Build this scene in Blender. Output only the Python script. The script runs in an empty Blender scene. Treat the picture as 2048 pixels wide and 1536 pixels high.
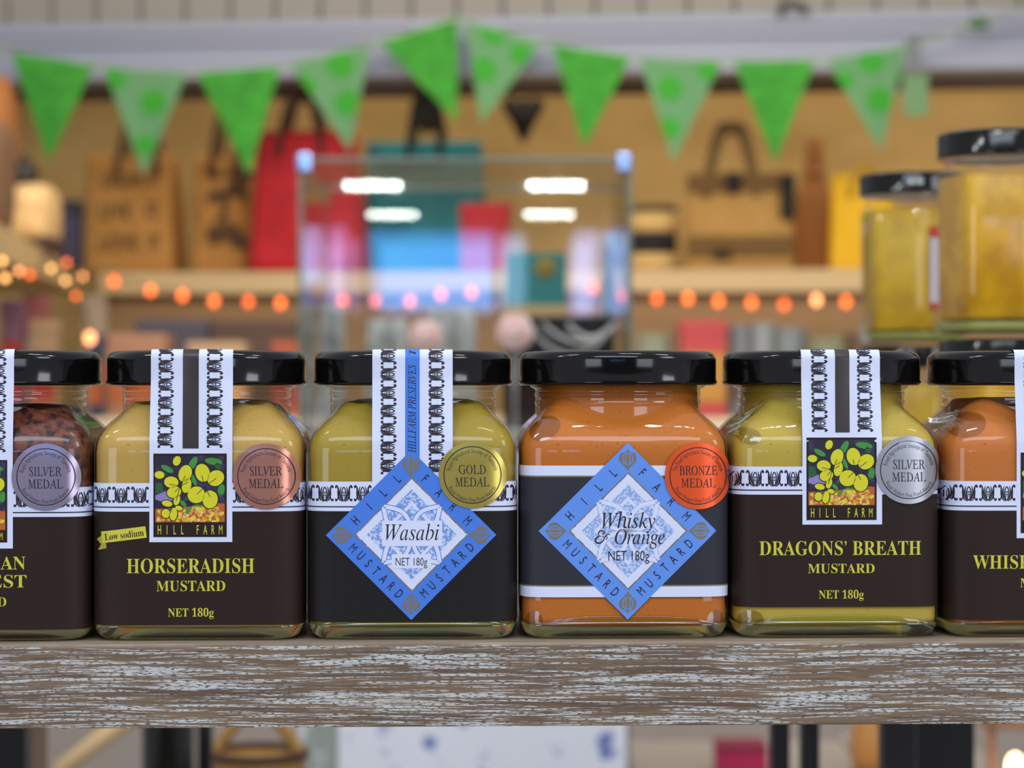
import bpy, bmesh, math, random
from mathutils import Vector, Matrix
from mathutils.geometry import tessellate_polygon
random.seed(7)
SC = bpy.context.scene
COL = SC.collection
PI = math.pi
sin, cos = math.sin, math.cos

# ------------------------------------------------------------------ camera, world, lights
K = 0.141e-3 / 0.65            # metres per photo pixel per metre of distance
ZC = 1.4222                    # camera height (shelf top stands at 1.35)
SHELF = 1.35
HS = ZC - SHELF
cam = bpy.data.cameras.new('camera'); cam_o = bpy.data.objects.new('camera', cam); COL.objects.link(cam_o)
cam_o.location = (0, 0, ZC); cam_o.rotation_euler = (PI/2, 0, 0)
cam.sensor_width = 36; cam.lens = 36/(2048*K); cam.clip_start = .01
cam.dof.use_dof = True; cam.dof.focus_distance = .653; cam.dof.aperture_fstop = cam.lens/5.3
cam.dof.aperture_blades = 6; cam.dof.aperture_rotation = math.radians(0)
SC.camera = cam_o
w = bpy.data.worlds.new('room_ambience'); SC.world = w; w.use_nodes = True
w.node_tree.nodes['Background'].inputs[0].default_value = (.90, .93, 1.0, 1)
w.node_tree.nodes['Background'].inputs[1].default_value = .50
SC.view_settings.view_transform = 'Standard'; SC.view_settings.look = 'None'
SC.view_settings.exposure = 0.0; SC.view_settings.gamma = 1; SC.view_settings.use_curve_mapping = False
SC.cycles.use_denoising = True
SC.cycles.caustics_reflective = False; SC.cycles.caustics_refractive = False
SC.cycles.transparent_max_bounces = 32; SC.cycles.max_bounces = 10; SC.cycles.sample_clamp_indirect = 6

def area(name, loc, size, watt, colour, target):
    l = bpy.data.lights.new(name, 'AREA'); l.shape = 'RECTANGLE'; l.size, l.size_y = size; l.energy = watt; l.color = colour
    o = bpy.data.objects.new(name, l); COL.objects.link(o); o.location = loc
    o.rotation_euler = (Vector(target)-Vector(loc)).to_track_quat('-Z', 'Y').to_euler()
    return o
area('front_fill_light', (-.1, -.75, ZC+1.25), (1.5, .5), 15, (.74, .84, 1.0), (0, .65, ZC-.05))  # added overhead fill that brightens the jar row
area('fill_light_right', (2.3, -3.4, ZC+.25), (1.5, 1.7), 36, (.80, .87, 1.0), (.1, .65, ZC-.05))  # added fill light, set aside so the case does not mirror it
area('fill_light_left', (-2.4, -3.4, ZC+.25), (1.5, 1.7), 36, (.80, .87, 1.0), (-.1, .65, ZC-.05))  # matching fill light added on the left
area('side_fill_light', (1.6, -.2, ZC+.9), (.5, .5), 6, (.95, .95, 1.0), (0, .65, ZC-.05))  # extra fill light added from the side
area('bunting_fill_light', (0, 3.0, ZC+1.5), (2.4, .5), 9, (.84, .90, 1.0), (0, 5.2, ZC+.0))  # cool fill added to light the bunting
area('shelf_lamp_warm', (0, 5.78, ZC+.98), (3.2, .12), 8, (1.0, .88, .68), (0, 6.0, ZC+.2))
area('shelf_fill_light', (0, 3.7, ZC+1.05), (2.6, .3), 14, (1.0, .88, .70), (0, 6.0, ZC+.25))  # added frontal fill reaching the far wall under the beam
area('case_fill_light', (-.1, 1.9, ZC+1.15), (.6, .2), 11, (1.0, .97, .92), (-.05, 3.0, ZC+.05))  # fill light added to brighten the things in the glass case
area('counter_fill_light', (0, 4.0, ZC+.95), (2.4, .3), 12, (1.0, .86, .66), (0, 5.4, ZC-.3))  # warm fill added for the goods and the area under the shelf

# ------------------------------------------------------------------ materials
def lin(c):
    r = []
    for v in c[:3]:
        v = v/255
        r.append(v/12.92 if v <= .04045 else ((v+.055)/1.055)**2.4)
    return (*r, 1)
MATS = {}
def pm(name, c, rough=.6, metal=0, spec=.5, coat=0, emit=None, es=0, noise=None, trans=0, ior=1.45, bump=None):
    if name in MATS: return MATS[name]
    m = bpy.data.materials.new(name); m.use_nodes = True; MATS[name] = m
    nt = m.node_tree; b = nt.nodes['Principled BSDF']
    b.inputs['Base Color'].default_value = lin(c); b.inputs['Roughness'].default_value = rough
    b.inputs['Metallic'].default_value = metal; b.inputs['Specular IOR Level'].default_value = spec
    b.inputs['Coat Weight'].default_value = coat; b.inputs['Coat Roughness'].default_value = .05
    b.inputs['Transmission Weight'].default_value = trans; b.inputs['IOR'].default_value = ior
    if emit:
        b.inputs['Emission Color'].default_value = (*emit, 1); b.inputs['Emission Strength'].default_value = es
    if noise:                       # (second colour, scale xyz, lo, hi)
        c2, sc, lo, hi = noise
        tc = nt.nodes.new('ShaderNodeTexCoord'); mp = nt.nodes.new('ShaderNodeMapping'); mp.inputs['Scale'].default_value = sc
        nz = nt.nodes.new('ShaderNodeTexNoise'); nz.inputs['Scale'].default_value = 1; nz.inputs['Detail'].default_value = 4
        rp = nt.nodes.new('ShaderNodeMapRange'); rp.inputs['From Min'].default_value = lo; rp.inputs['From Max'].default_value = hi
        mx = nt.nodes.new('ShaderNodeMix'); mx.data_type = 'RGBA'
        mx.inputs['A'].default_value = lin(c); mx.inputs['B'].default_value = lin(c2)
        L = nt.links.new
        L(tc.outputs['Object'], mp.inputs['Vector']); L(mp.outputs[0], nz.inputs['Vector']); L(nz.outputs['Fac'], rp.inputs['Value'])
        L(rp.outputs[0], mx.inputs['Factor']); L(mx.outputs['Result'], b.inputs['Base Color'])
        if bump:
            bp = nt.nodes.new('ShaderNodeBump'); bp.inputs['Strength'].default_value = bump; bp.inputs['Distance'].default_value = .002
            L(nz.outputs['Fac'], bp.inputs['Height']); L(bp.outputs[0], b.inputs['Normal'])
    return m
def shell_glass(name, tint, rough=.03, ior=1.5, gain=1.0, film=0):
    """clear thin glass: what lies behind shows through, the surface mirrors by its Fresnel share"""
    m = bpy.data.materials.new(name); m.use_nodes = True; MATS[name] = m
    nt = m.node_tree; nt.nodes.clear(); N = nt.nodes.new; L = nt.links.new
    o = N('ShaderNodeOutputMaterial'); mx = N('ShaderNodeMixShader'); tr = N('ShaderNodeBsdfTransparent'); gl = N('ShaderNodeBsdfGlossy')
    fr = N('ShaderNodeFresnel'); geo = N('ShaderNodeNewGeometry'); mr = N('ShaderNodeMapRange')   # same mirror share on both faces of the sheet
    mr.inputs['To Min'].default_value = ior; mr.inputs['To Max'].default_value = 1/ior
    L(geo.outputs['Backfacing'], mr.inputs['Value']); L(mr.outputs[0], fr.inputs['IOR'])
    tr.inputs['Color'].default_value = (*tint, 1); gl.inputs['Roughness'].default_value = rough
    mu = N('ShaderNodeMath'); mu.operation = 'MULTIPLY_ADD'; mu.use_clamp = True
    mu.inputs[1].default_value = gain; mu.inputs[2].default_value = film
    L(fr.outputs[0], mu.inputs[0]); L(mu.outputs[0], mx.inputs[0]); L(tr.outputs[0], mx.inputs[1]); L(gl.outputs[0], mx.inputs[2]); L(mx.outputs[0], o.inputs[0])
    return m
def emis(name, rgb, s):
    m = bpy.data.materials.new(name); m.use_nodes = True; nt = m.node_tree; nt.nodes.clear()
    e = nt.nodes.new('ShaderNodeEmission'); e.inputs[0].default_value = (*rgb, 1); e.inputs[1].default_value = s
    o = nt.nodes.new('ShaderNodeOutputMaterial'); nt.links.new(e.outputs[0], o.inputs[0]); return m

GLASS = shell_glass('jar_glass', (.992, .995, .985), .03, 1.5, .85)
NECK = shell_glass('jar_neck_glass', (.985, .975, .93), .06, 1.5, 1.4)
CASEGLASS = shell_glass('case_glass', (.988, .994, .99), .016, 1.52, 1.15)
HEXGLASS = shell_glass('honey_jar_glass', (.988, .99, .96), .04, 1.5, .8)
BASEG = shell_glass('base_glass', (.90, .97, .70), .07, 1.5, 2.6)
FILM = shell_glass('shrink_film', (.96, .97, .98), .12, 1.5, 2.0, .08)
LID = pm('lid_black', (10, 9, 9), .11, spec=.5)
PAPER = pm('label_white', (224, 229, 252), .6)
INK = pm('ink_dark', (38, 27, 40), .5)
YEL = pm('ink_yellow', (214, 205, 62), .5)
DKBROWN = pm('label_brown', (46, 33, 27), .5, spec=.22)
DKBLACK = pm('label_black', (33, 29, 29), .5, spec=.22)
SLATE = pm('label_slate', (50, 50, 58), .5, spec=.25)
STRIPEB = pm('stripe_brown', (62, 53, 50), .35)
BLUE1 = pm('diamond_blue_deep', (72, 128, 226), .45)
BLUE2 = pm('diamond_blue_pale', (100, 150, 236), .45)
GOLD = pm('ink_gold', (132, 118, 92), .4)
PURPLE = pm('picture_purple', (38, 30, 52), .45, noise=((72, 60, 100), (260, 260, 260), .5, .7))
PETAL = pm('picture_yellow', (222, 214, 30), .45)
PETALO = pm('picture_outline', (28, 40, 30), .45)
LEAF = pm('picture_leaf', (66, 146, 60), .45)
LEAF2 = pm('picture_leaf_dark', (40, 92, 52), .45)
SEED = pm('picture_seed', (226, 160, 66), .45)
SEED2 = pm('picture_seed_orange', (190, 96, 40), .45); SEEDL = pm('picture_seed_pale', (244, 206, 120), .45)
LILAC = pm('picture_lilac', (150, 130, 190), .45)
TEX1 = pm('celtic_speckle', (120, 158, 226), .45, noise=((205, 216, 244), (1500, 1500, 1500), .49, .56))
TEX2 = pm('celtic_speckle_pale', (140, 172, 230), .45, noise=((206, 216, 242), (1500, 1500, 1500), .48, .55))

# ------------------------------------------------------------------ mesh helpers
def mesh_obj(name, bm, mats, parent=None, smooth=True, angle=None):
    me = bpy.data.meshes.new(name); bm.to_mesh(me); bm.free()
    for m in (mats if isinstance(mats, (list, tuple)) else [mats]): me.materials.append(m)
    if smooth:
        for p in me.polygons: p.use_smooth = True
        if angle: me.set_sharp_from_angle(angle=math.radians(angle))
    o = bpy.data.objects.new(name, me); COL.objects.link(o)
    if parent: o.parent = parent
    return o
def tag(o, label=None, cat=None, group=None, kind=None):
    if label: o['label'] = label
    if cat: o['category'] = cat
    if group: o['group'] = group
    if kind: o['kind'] = kind
    return o
def thing(name, label, cat, loc=(0, 0, 0), rz=0, group=None):
    o = bpy.data.objects.new(name, None); COL.objects.link(o); o.location = loc; o.rotation_euler = (0, 0, rz); o.empty_display_size = .02
    return tag(o, label, cat, group)
def add_box(bm, lo, hi, bev=0, mat=0, mtx=None, seg=2):
    b = bmesh.new()
    bmesh.ops.create_cube(b, size=1)
    for v in b.verts:
        v.co = Vector([lo[i]+(v.co[i]+.5)*(hi[i]-lo[i]) for i in range(3)])
    if bev: bmesh.ops.bevel(b, geom=b.edges[:], offset=bev, segments=seg, profile=.6, affect='EDGES')
    merge(bm, b, mat, mtx)
def merge(bm, b, mat=0, mtx=None):
    vm = {}
    for v in b.verts: vm[v] = bm.verts.new(mtx @ v.co if mtx else v.co)
    for f in b.faces:
        try:
            nf = bm.faces.new([vm[v] for v in f.verts]); nf.material_index = f.material_index if mat is None else mat; nf.smooth = f.smooth
        except ValueError: pass
    b.free()
def add_grid(bm, rows, mat=0, closed=False):
    vs = [[bm.verts.new(p) for p in r] for r in rows]
    n = len(vs[0])
    for i in range(len(vs)-1):
        for j in range(n if closed else n-1):
            f = bm.faces.new((vs[i][j], vs[i][(j+1) % n], vs[i+1][(j+1) % n], vs[i+1][j])); f.material_index = mat
    return vs
def add_lathe(bm, prof, seg=48, mat=0, mtx=None, cap=True):
    rows = [[(r*cos(2*PI*j/seg), r*sin(2*PI*j/seg), z) for j in range(seg)] for r, z in prof]
    if mtx: rows = [[mtx @ Vector(p) for p in r] for r in rows]
    vs = add_grid(bm, rows, mat, True)
    if cap:
        f = bm.faces.new(vs[0][::-1]); f.material_index = mat
        f = bm.faces.new(vs[-1]); f.material_index = mat
def add_tube(bm, pts, r, seg=8, mat=0, closed_ends=True):
    pts = [Vector(p) for p in pts]; rows = []
    for i, p in enumerate(pts):
        d = (pts[min(i+1, len(pts)-1)]-pts[max(i-1, 0)]).normalized()
        a = d.cross(Vector((0, 0, 1)))
        if a.length < .05: a = d.cross(Vector((0, 1, 0)))
        a.normalize(); b = d.cross(a)
        rr = r[i] if isinstance(r, (list, tuple)) else r
        rows.append([p+a*rr*cos(2*PI*j/seg)+b*rr*sin(2*PI*j/seg) for j in range(seg)])
    vs = add_grid(bm, rows, mat, True)
    if closed_ends:
        bm.faces.new(vs[0][::-1]).material_index = mat; bm.faces.new(vs[-1]).material_index = mat
def add_ball(bm, c, r, mat=0, sub=2, sc=(1, 1, 1)):
    b = bmesh.new(); bmesh.ops.create_icosphere(b, subdivisions=sub, radius=r)
    for v in b.verts: v.co = Vector((v.co.x*sc[0], v.co.y*sc[1], v.co.z*sc[2]))+Vector(c)
    merge(bm, b, mat)
def smoothstep(t): t = max(0, min(1, t)); return t*t*(3-2*t)

# ------------------------------------------------------------------ printed graphics (drawn in front-view pixels of the label)
FONT = {}
def txt(s, style):
    """triangles of a line of text, cap height 1, starting at x = 0"""
    key = (s, style)
    if key in FONT: return FONT[key]
    o = ''
    for c in s:
        if style == 'bold':
            if 'A' <= c <= 'Z': c = chr(0x1D400+ord(c)-65)
            elif 'a' <= c <= 'z': c = chr(0x1D41A+ord(c)-97)
            elif '0' <= c <= '9': c = chr(0x1D7CE+ord(c)-48)
        elif style in ('italic', 'roman'):
            if c == 'h': c = '\u210e'
            elif 'A' <= c <= 'Z': c = chr(0x1D434+ord(c)-65)
            elif 'a' <= c <= 'z': c = chr(0x1D44E+ord(c)-97)
        o += c
    cu = bpy.data.curves.new('t', 'FONT'); cu.body = o; cu.resolution_u = 3
    if style == 'bold': cu.offset = -.004
    if style == 'sansbold' and 'M' not in s: cu.offset = .006
    if style == 'roman': cu.offset = .006
    ob = bpy.data.objects.new('t', cu); COL.objects.link(ob)
    me = ob.to_mesh(); me.calc_loop_triangles()
    vs = [(v.co.x, v.co.y) for v in me.vertices]; tr = [tuple(t.vertices) for t in me.loop_triangles]
    ob.to_mesh_clear(); bpy.data.objects.remove(ob); bpy.data.curves.remove(cu)
    cap = .66 if style in ('bold', 'italic', 'roman') else .70
    if style == 'roman': vs = [(x-y*.30, y) for x, y in vs]
    if style == 'sansitalic': vs = [(x+y*.2, y) for x, y in vs]
    x0 = min(v[0] for v in vs)
    vs = [((x-x0)/cap, y/cap) for x, y in vs]
    FONT[key] = (vs, tr, max(v[0] for v in vs)); return FONT[key]

class Print:
    """flat artwork in pixels; every layer is printed a hair above the one below it"""
    def __init__(self): self.polys = []; self.mats = []
    def mi(self, m):
        if m not in self.mats: self.mats.append(m)
        return self.mats.index(m)
    def tri(self, vs, tris, m, layer): self.polys.append((vs, tris, self.mi(m), layer))
    def poly(self, pts, m, layer):
        t = tessellate_polygon([[Vector((x, y, 0)) for x, y in pts]])
        self.tri(pts, [tuple(a) for a in t], m, layer)
    def rect(self, x0, y0, x1, y1, m, layer, step=9, ystep=14):
        nx = max(1, int(math.ceil((x1-x0)/step))); ny = max(1, int(math.ceil((y1-y0)/ystep)))
        vs = [(x0+(x1-x0)*i/nx, y0+(y1-y0)*j/ny) for j in range(ny+1) for i in range(nx+1)]
        f = []
        for j in range(ny):
            for i in range(nx):
                a = j*(nx+1)+i; f.append((a, a+1, a+nx+2, a+nx+1))
        self.tri(vs, f, m, layer)
    def disc(self, cx, cy, rx, m, layer, ry=None, rot=0, seg=24, rings=1):
        ry = ry or rx; vs = [(cx, cy)]; f = []
        for k in range(1, rings+1):
            for i in range(seg):
                a = 2*PI*i/seg; x, y = rx*k/rings*cos(a), ry*k/rings*sin(a)
                vs.append((cx+x*cos(rot)-y*sin(rot), cy+x*sin(rot)+y*cos(rot)))
        for i in range(seg):
            f.append((0, 1+i, 1+(i+1) % seg))
            for k in range(rings-1):
                a, b = 1+k*seg+i, 1+k*seg+(i+1) % seg
                f.append((a, b, b+seg, a+seg))
        self.tri(vs, f, m, layer)
    def stroke(self, pts, wd, m, layer, closed=False):
        n = len(pts); L = []; R = []
        for i in range(n):
            if closed: a, b = pts[i-1], pts[(i+1) % n]
            else: a, b = pts[max(i-1, 0)], pts[min(i+1, n-1)]
            dx, dy = b[0]-a[0], b[1]-a[1]; d = math.hypot(dx, dy) or 1
            ww = (wd[i] if isinstance(wd, (list, tuple)) else wd)/2
            if closed and n <= 6: ww *= 1.41
            L.append((pts[i][0]-dy/d*ww, pts[i][1]+dx/d*ww)); R.append((pts[i][0]+dy/d*ww, pts[i][1]-dx/d*ww))
        vs = L+R; f = [(i, i+1, n+i+1, n+i) for i in range(n-1)]
        if closed: f.append((n-1, 0, n, 2*n-1))
        self.tri(vs, f, m, layer)
    def text(self, s, style, x0, x1, ytop, ybase, m, layer, rot=0, keep=False):
        vs, tr, wd = txt(s, style); sy = ybase-ytop; sx = (x1-x0)/wd if not keep else sy
        cx, cy = (x0+x1)/2, (ytop+ybase)/2
        out = []
        for x, y in vs:
            px, py = x0+x*sx-cx, ybase-y*sy-cy
            out.append((cx+px*cos(rot)-py*sin(rot), cy+px*sin(rot)+py*cos(rot)))
        self.tri(out, tr, m, layer)
    def char(self, c, style, cx, cy, h, wide, rot, m, layer):
        vs, tr, wd = txt(c, style)
        out = []
        for x, y in vs:
            px, py = (x-wd/2)*h*wide, (.5-y)*h
            out.append((cx+px*cos(rot)-py*sin(rot), cy+px*sin(rot)+py*cos(rot)))
        self.tri(out, tr, m, layer)
    def arc_text(self, s, style, cx, cy, r, h, a_span, m, layer, bottom=False):
        vs, tr, wd = txt(s, style); sx = a_span/wd; out = []
        for x, y in vs:
            if not bottom:
                a = PI/2+a_span/2-x*sx; rr = r+y*h
            else:
                a = -PI/2-a_span/2+x*sx; rr = r-y*h
            out.append((cx+rr*cos(a), cy-rr*sin(a)))
        self.tri(out, tr, m, layer)
    def build(self, name, parent, fmap):
        bm = bmesh.new()
        for wide in (False, True):               # wide shapes are cut into strips so that they follow the rounded glass
            b = bmesh.new() if wide else bm
            for vs, tris, mi, layer in self.polys:
                xs = [v[0] for v in vs]
                if ((max(xs)-min(xs) > 14 and len(tris) < 12) != wide): continue
                bv = [b.verts.new((x, y, layer)) for x, y in vs]
                for t in tris:
                    try:
                        f = b.faces.new([bv[i] for i in t]); f.material_index = mi; f.smooth = True
                    except ValueError: pass
            if wide and b.verts:
                x0 = min(v.co.x for v in b.verts); x1 = max(v.co.x for v in b.verts); n = int((x1-x0)/10)
                for i in range(1, n):
                    bmesh.ops.bisect_plane(b, geom=b.verts[:]+b.edges[:]+b.faces[:], plane_co=(x0+(x1-x0)*i/n, 0, 0), plane_no=(1, 0, 0))
                y0 = min(v.co.y for v in b.verts); y1 = max(v.co.y for v in b.verts); n = int((y1-y0)/16)
                for i in range(1, n):
                    bmesh.ops.bisect_plane(b, geom=b.verts[:]+b.edges[:]+b.faces[:], plane_co=(0, y0+(y1-y0)*i/n, 0), plane_no=(0, 1, 0))
                for f in b.faces: f.smooth = False
                merge(bm, b, None)
        for v in bm.verts: v.co = Vector(fmap(v.co.x, v.co.y, v.co.z))
        for f in bm.faces:
            f.normal_update()
            if f.normal.y > 0: f.normal_flip()
        return mesh_obj(name, bm, self.mats, parent, smooth=False)

def motif(P, cx, cy, wd, ht, m, layer, vert=False):
    """one lotus-and-scroll unit of the border; vert turns it on its side"""
    def T(pts):
        r = []
        for x, y in pts:
            x, y = x*wd/38*.93, y*ht/33
            r.append((cx-y, cy+x) if vert else (cx+x, cy+y))
        return r
    for s in (-1, 1):
        P.stroke(T([(s*.3, -12), (s*3.4, -7), (s*4.8, -1), (s*4.6, 5), (s*2.8, 11), (s*.4, 15)]), 2.2, m, layer)
        P.stroke(T([(s*1.5, 16), (s*5.8, 11), (s*8, 4), (s*8.3, -3), (s*7, -9), (s*5.4, -13)]), [1.2, 2.8, 3.3, 3.0, 2, 1], m, layer)
        P.stroke(T([(s*3, 16.5), (s*8.6, 13), (s*11.6, 6), (s*12, -1), (s*11.7, -7), (s*12.8, -12), (s*15.4, -15), (s*18, -13.6)]), [1.2, 2.6, 3.5, 3.8, 3.3, 2.8, 2.6, 2], m, layer)
        P.stroke(T([(s*11.4, 5), (s*12.6, 10.5), (s*15, 14.6), (s*18.4, 14.8)]), [1.8, 2.5, 2.7, 2.3], m, layer)
        P.disc(*T([(s*16.9, -11.6)])[0], 2.3*wd/38, m, layer, seg=8)
        P.disc(*T([(s*17, 12.4)])[0], 2.1*wd/38, m, layer, seg=8)
        P.stroke(T([(s*1.7, -4), (s*1.7, 9)]), 1.1, m, layer)
    for y in (-1, 4): P.stroke(T([(-4, y), (4, y)]), 1.4, m, layer)

def bud(P, cx, cy, r, ang, m, m2, layer):
    """striped leaf bud in the corner of the diamond label, its point aimed along ang"""
    def T(pts):
        return [(cx+(x*cos(ang)-y*sin(ang))*r, cy+(x*sin(ang)+y*cos(ang))*r) for x, y in pts]
    out = [(1.12, 0), (.62, .42), (.22, .80), (-.22, .84), (-.56, .62), (-.62, .3), (-.95, 0), (-.62, -.3), (-.56, -.62), (-.22, -.84), (.22, -.80), (.62, -.42)]
    P.poly(T(out), m, layer)
    for s in (-1, 1):
        for q in (.2, .45):
            P.stroke(T([(.75-q*.4, s*q*.5), (.2, s*q*1.05), (-.3, s*q), (-.62, s*q*.4)]), r*.09, m2, layer+1)

def picture(P, x0, y0, x1, y1, yb, L):
    """painted mustard flowers above seeds, with the farm name on the dark strip below (x0..x1, picture y0..y1, strip to yb)"""
    P.rect(x0, y0, x1, yb, DKBROWN, L, 40)
    X = lambda u: x0+4+(x1-x0-8)*u
    Y = lambda v: y0+4+(y1-y0-4)*v
    W = (x1-x0-8)
    P.rect(X(0), Y(0), X(1), Y(1), PURPLE, L+1, 40)
    P.poly([(X(.0), Y(.58)), (X(.2), Y(.52)), (X(.3), Y(.66)), (X(.12), Y(.7)), (X(0), Y(.66))], LILAC, L+2)
    P.poly([(X(0), Y(.4)), (X(.1), Y(.42)), (X(.12), Y(.55)), (X(0), Y(.6))], LEAF2, L+2)
    rnd = random.Random(3)
    top = [(X(0), Y(.80))]+[(X(i/8), Y(.80-.10*(i/8)+.03*rnd.random())) for i in range(1, 9)]
    P.poly(top+[(X(1), Y(1)), (X(0), Y(1))], SEED2, L+2)
    for i in range(120):
        u, v = rnd.random(), rnd.random()
        vv = .80-.08*u+.03+v*(.17+.08*u)
        P.disc(X(.03+.94*u), Y(vv), W*.024, (SEED, SEEDL, SEED, PETAL)[i % 4 if i % 7 else 0], L+3+.02*i, seg=10)
    def leaf(u, v, rx, ry, a, m): P.disc(X(u), Y(v), W*rx, m, L+3, W*ry, a, 14)
    leaf(.17, .2, .10, .04, .5, LEAF); leaf(.12, .28, .04, .03, .3, LEAF2); leaf(.54, .12, .05, .11, .5, LEAF); leaf(.84, .09, .13, .05, .15, LEAF)
    leaf(.90, .16, .05, .04, .9, LEAF2); leaf(.55, .36, .03, .10, -.4, LEAF); leaf(.95, .52, .05, .09, .2, LEAF); leaf(.53, .80, .14, .035, -.5, LEAF); leaf(.60, .70, .1, .03, .4, LEAF2)
    leaf(.40, .72, .06, .03, .8, LEAF); leaf(.47, .62, .03, .07, .6, LEAF2)
    pet = [(.43, .27, .085, .115, .35), (.23, .40, .095, .075, .1), (.27, .55, .095, .075, -.3), (.45, .45, .06, .10, .25),
           (.68, .26, .095, .12, -.25), (.87, .34, .115, .10, -.6), (.59, .59, .115, .11, -.4), (.79, .66, .10, .12, .1),
           (.31, .08, .05, .065, .4), (.06, .29, .065, .05, .1), (.17, .72, .07, .04, .2), (.31, .67, .04, .07, .3), (.15, .87, .055, .06, 0), (.26, .88, .05, .085, .1), (.34, .79, .05, .03, .3)]
    for u, v, rx, ry, a in pet:
        P.disc(X(u), Y(v), W*(rx*1.1+.013), PETALO, L+6, W*(ry*1.1+.013), a, 18)
        P.disc(X(u), Y(v), W*rx*1.1, PETAL, L+7, W*ry*1.1, a, 18)
    for a, b in (((.36, .46), (.2, .43)), ((.36, .46), (.43, .30)), ((.36, .46), (.28, .55)), ((.36, .46), (.47, .4)), ((.71, .47), (.67, .3)), ((.71, .47), (.88, .34)), ((.71, .47), (.6, .58)), ((.71, .47), (.79, .62)), ((.71, .47), (1, .62)), ((.36, .46), (.3, .68)), ((.24, .8), (.2, .9))):
        P.stroke([(X(a[0]), Y(a[1])), (X(b[0]), Y(b[1]))], 1.3, PETALO, L+8)
    P.rect(X(0), y1, X(1), yb-3, DKBROWN, L+9, 40)
    n = 9; xs = [x0+11+(x1-x0-24)*i/(n-1)+1 for i in range(n)]
    for i, c in enumerate('HILL FARM'):
        if c != ' ': P.char(c, 'sansbold', xs[i], (y1+yb)/2, (yb-y1)*.62, .42, 0, YEL, L+10)

def diamond(P, cx, cy, hx, hy, ix, iy, icx, icy, BL, TEX, L):
    """blue diamond with bud corners, the edge lettering, and the knot-work heart"""
    P.poly([(cx-hx, cy), (cx, cy-hy), (cx+hx, cy), (cx, cy+hy)], BL, L)
    P.stroke([(icx-ix, icy), (icx, icy-iy), (icx+ix, icy), (icx, icy+iy)], 3, GOLD, L+1, True)
    P.poly([(icx-ix, icy), (icx, icy-iy), (icx+ix, icy), (icx, icy+iy)], PAPER, L+1)
    f = .80
    P.poly([(icx-ix*f, icy), (icx, icy-iy*f), (icx+ix*f, icy), (icx, icy+iy*f)], TEX, L+2)
    q = ix*.50
    P.stroke([(icx-q*1.1, icy), (icx, icy-q*1.1), (icx+q*1.1, icy), (icx, icy+q*1.1)], 6, PAPER, L+3, True)
    for sx in (-1, 1):                       # four pointed loops of the knot
        for sy in (-1, 1):
            for side in (-1, 1):
                pts = []
                for i in range(13):
                    t = i/12; d = t*q; b = side*sin(PI*t)*q*.34
                    pts.append((icx+sx*(d)+b*sy*-.71*sx*sx, icy+sy*(d)+b*.71*sx))
                P.stroke(pts, 11, BL if TEX is TEX1 else TEX2, L+4+(side+1)//2*0); P.stroke(pts, 8, PAPER, L+5)
    mid = ((hx+ix)/2, (hy+iy)/2)
    def edge(word, ax, ay, bx, by, rot, t0, t1):
        n = len(word)
        for i, c in enumerate(word):
            t = t0+(t1-t0)*i/(n-1)
            P.char(c, 'sansbold', ax+(bx-ax)*t, ay+(by-ay)*t, 19, .62, rot, INK, L+2)
    l, r = (cx-mid[0], cy), (cx+mid[0], cy); t, b = (cx, cy-mid[1]), (cx, cy+mid[1])
    edge('HILL', *l, *t, -PI/4, .21, .80); edge('FARM', *t, *r, PI/4, .20, .80)
    edge('MUSTARD', *l, *b, PI/4, .18, .83); edge('MUSTARD', *b, *r, -PI/4, .18, .83)
    bx, by = (hx+ix)/2-2, (hy+iy)/2-2
    for dx, dy, a in ((0, -by, PI/2), (0, by, -PI/2), (-bx, 0, 0), (bx, 0, PI)):
        bud(P, cx+dx, cy+dy, 21, a, GOLD, BL, L+2)

def medal(P, cx, cy, r, line1, foil, L, top='Royal Agricultural Society of Tasmania', bot='Royal Hobart Fine Food Awards'):
    P.disc(cx, cy, r, foil, L, seg=56, rings=8)
    P.stroke([(cx+r*.845*cos(2*PI*i/56), cy+r*.845*sin(2*PI*i/56)) for i in range(56)], 2.0, INK, L+1, True)
    P.arc_text(top, 'sans', cx, cy, r*.66, 8.5, 2.75, INK, L+1)
    P.arc_text(bot, 'sans', cx, cy, r*.80, 8.5, 2.15, INK, L+1, True)
    wd = {'SILVER': 64, 'GOLD': 54, 'BRONZE': 76}[line1]
    P.text(line1, 'roman', cx-wd/2, cx+wd/2, cy-19, cy-2, INK, L+1)
    P.text('MEDAL', 'roman', cx-34, cx+34, cy+6, cy+23, INK, L+1)

# ------------------------------------------------------------------ the square mustard jars
A = .02985; NB = 9
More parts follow.
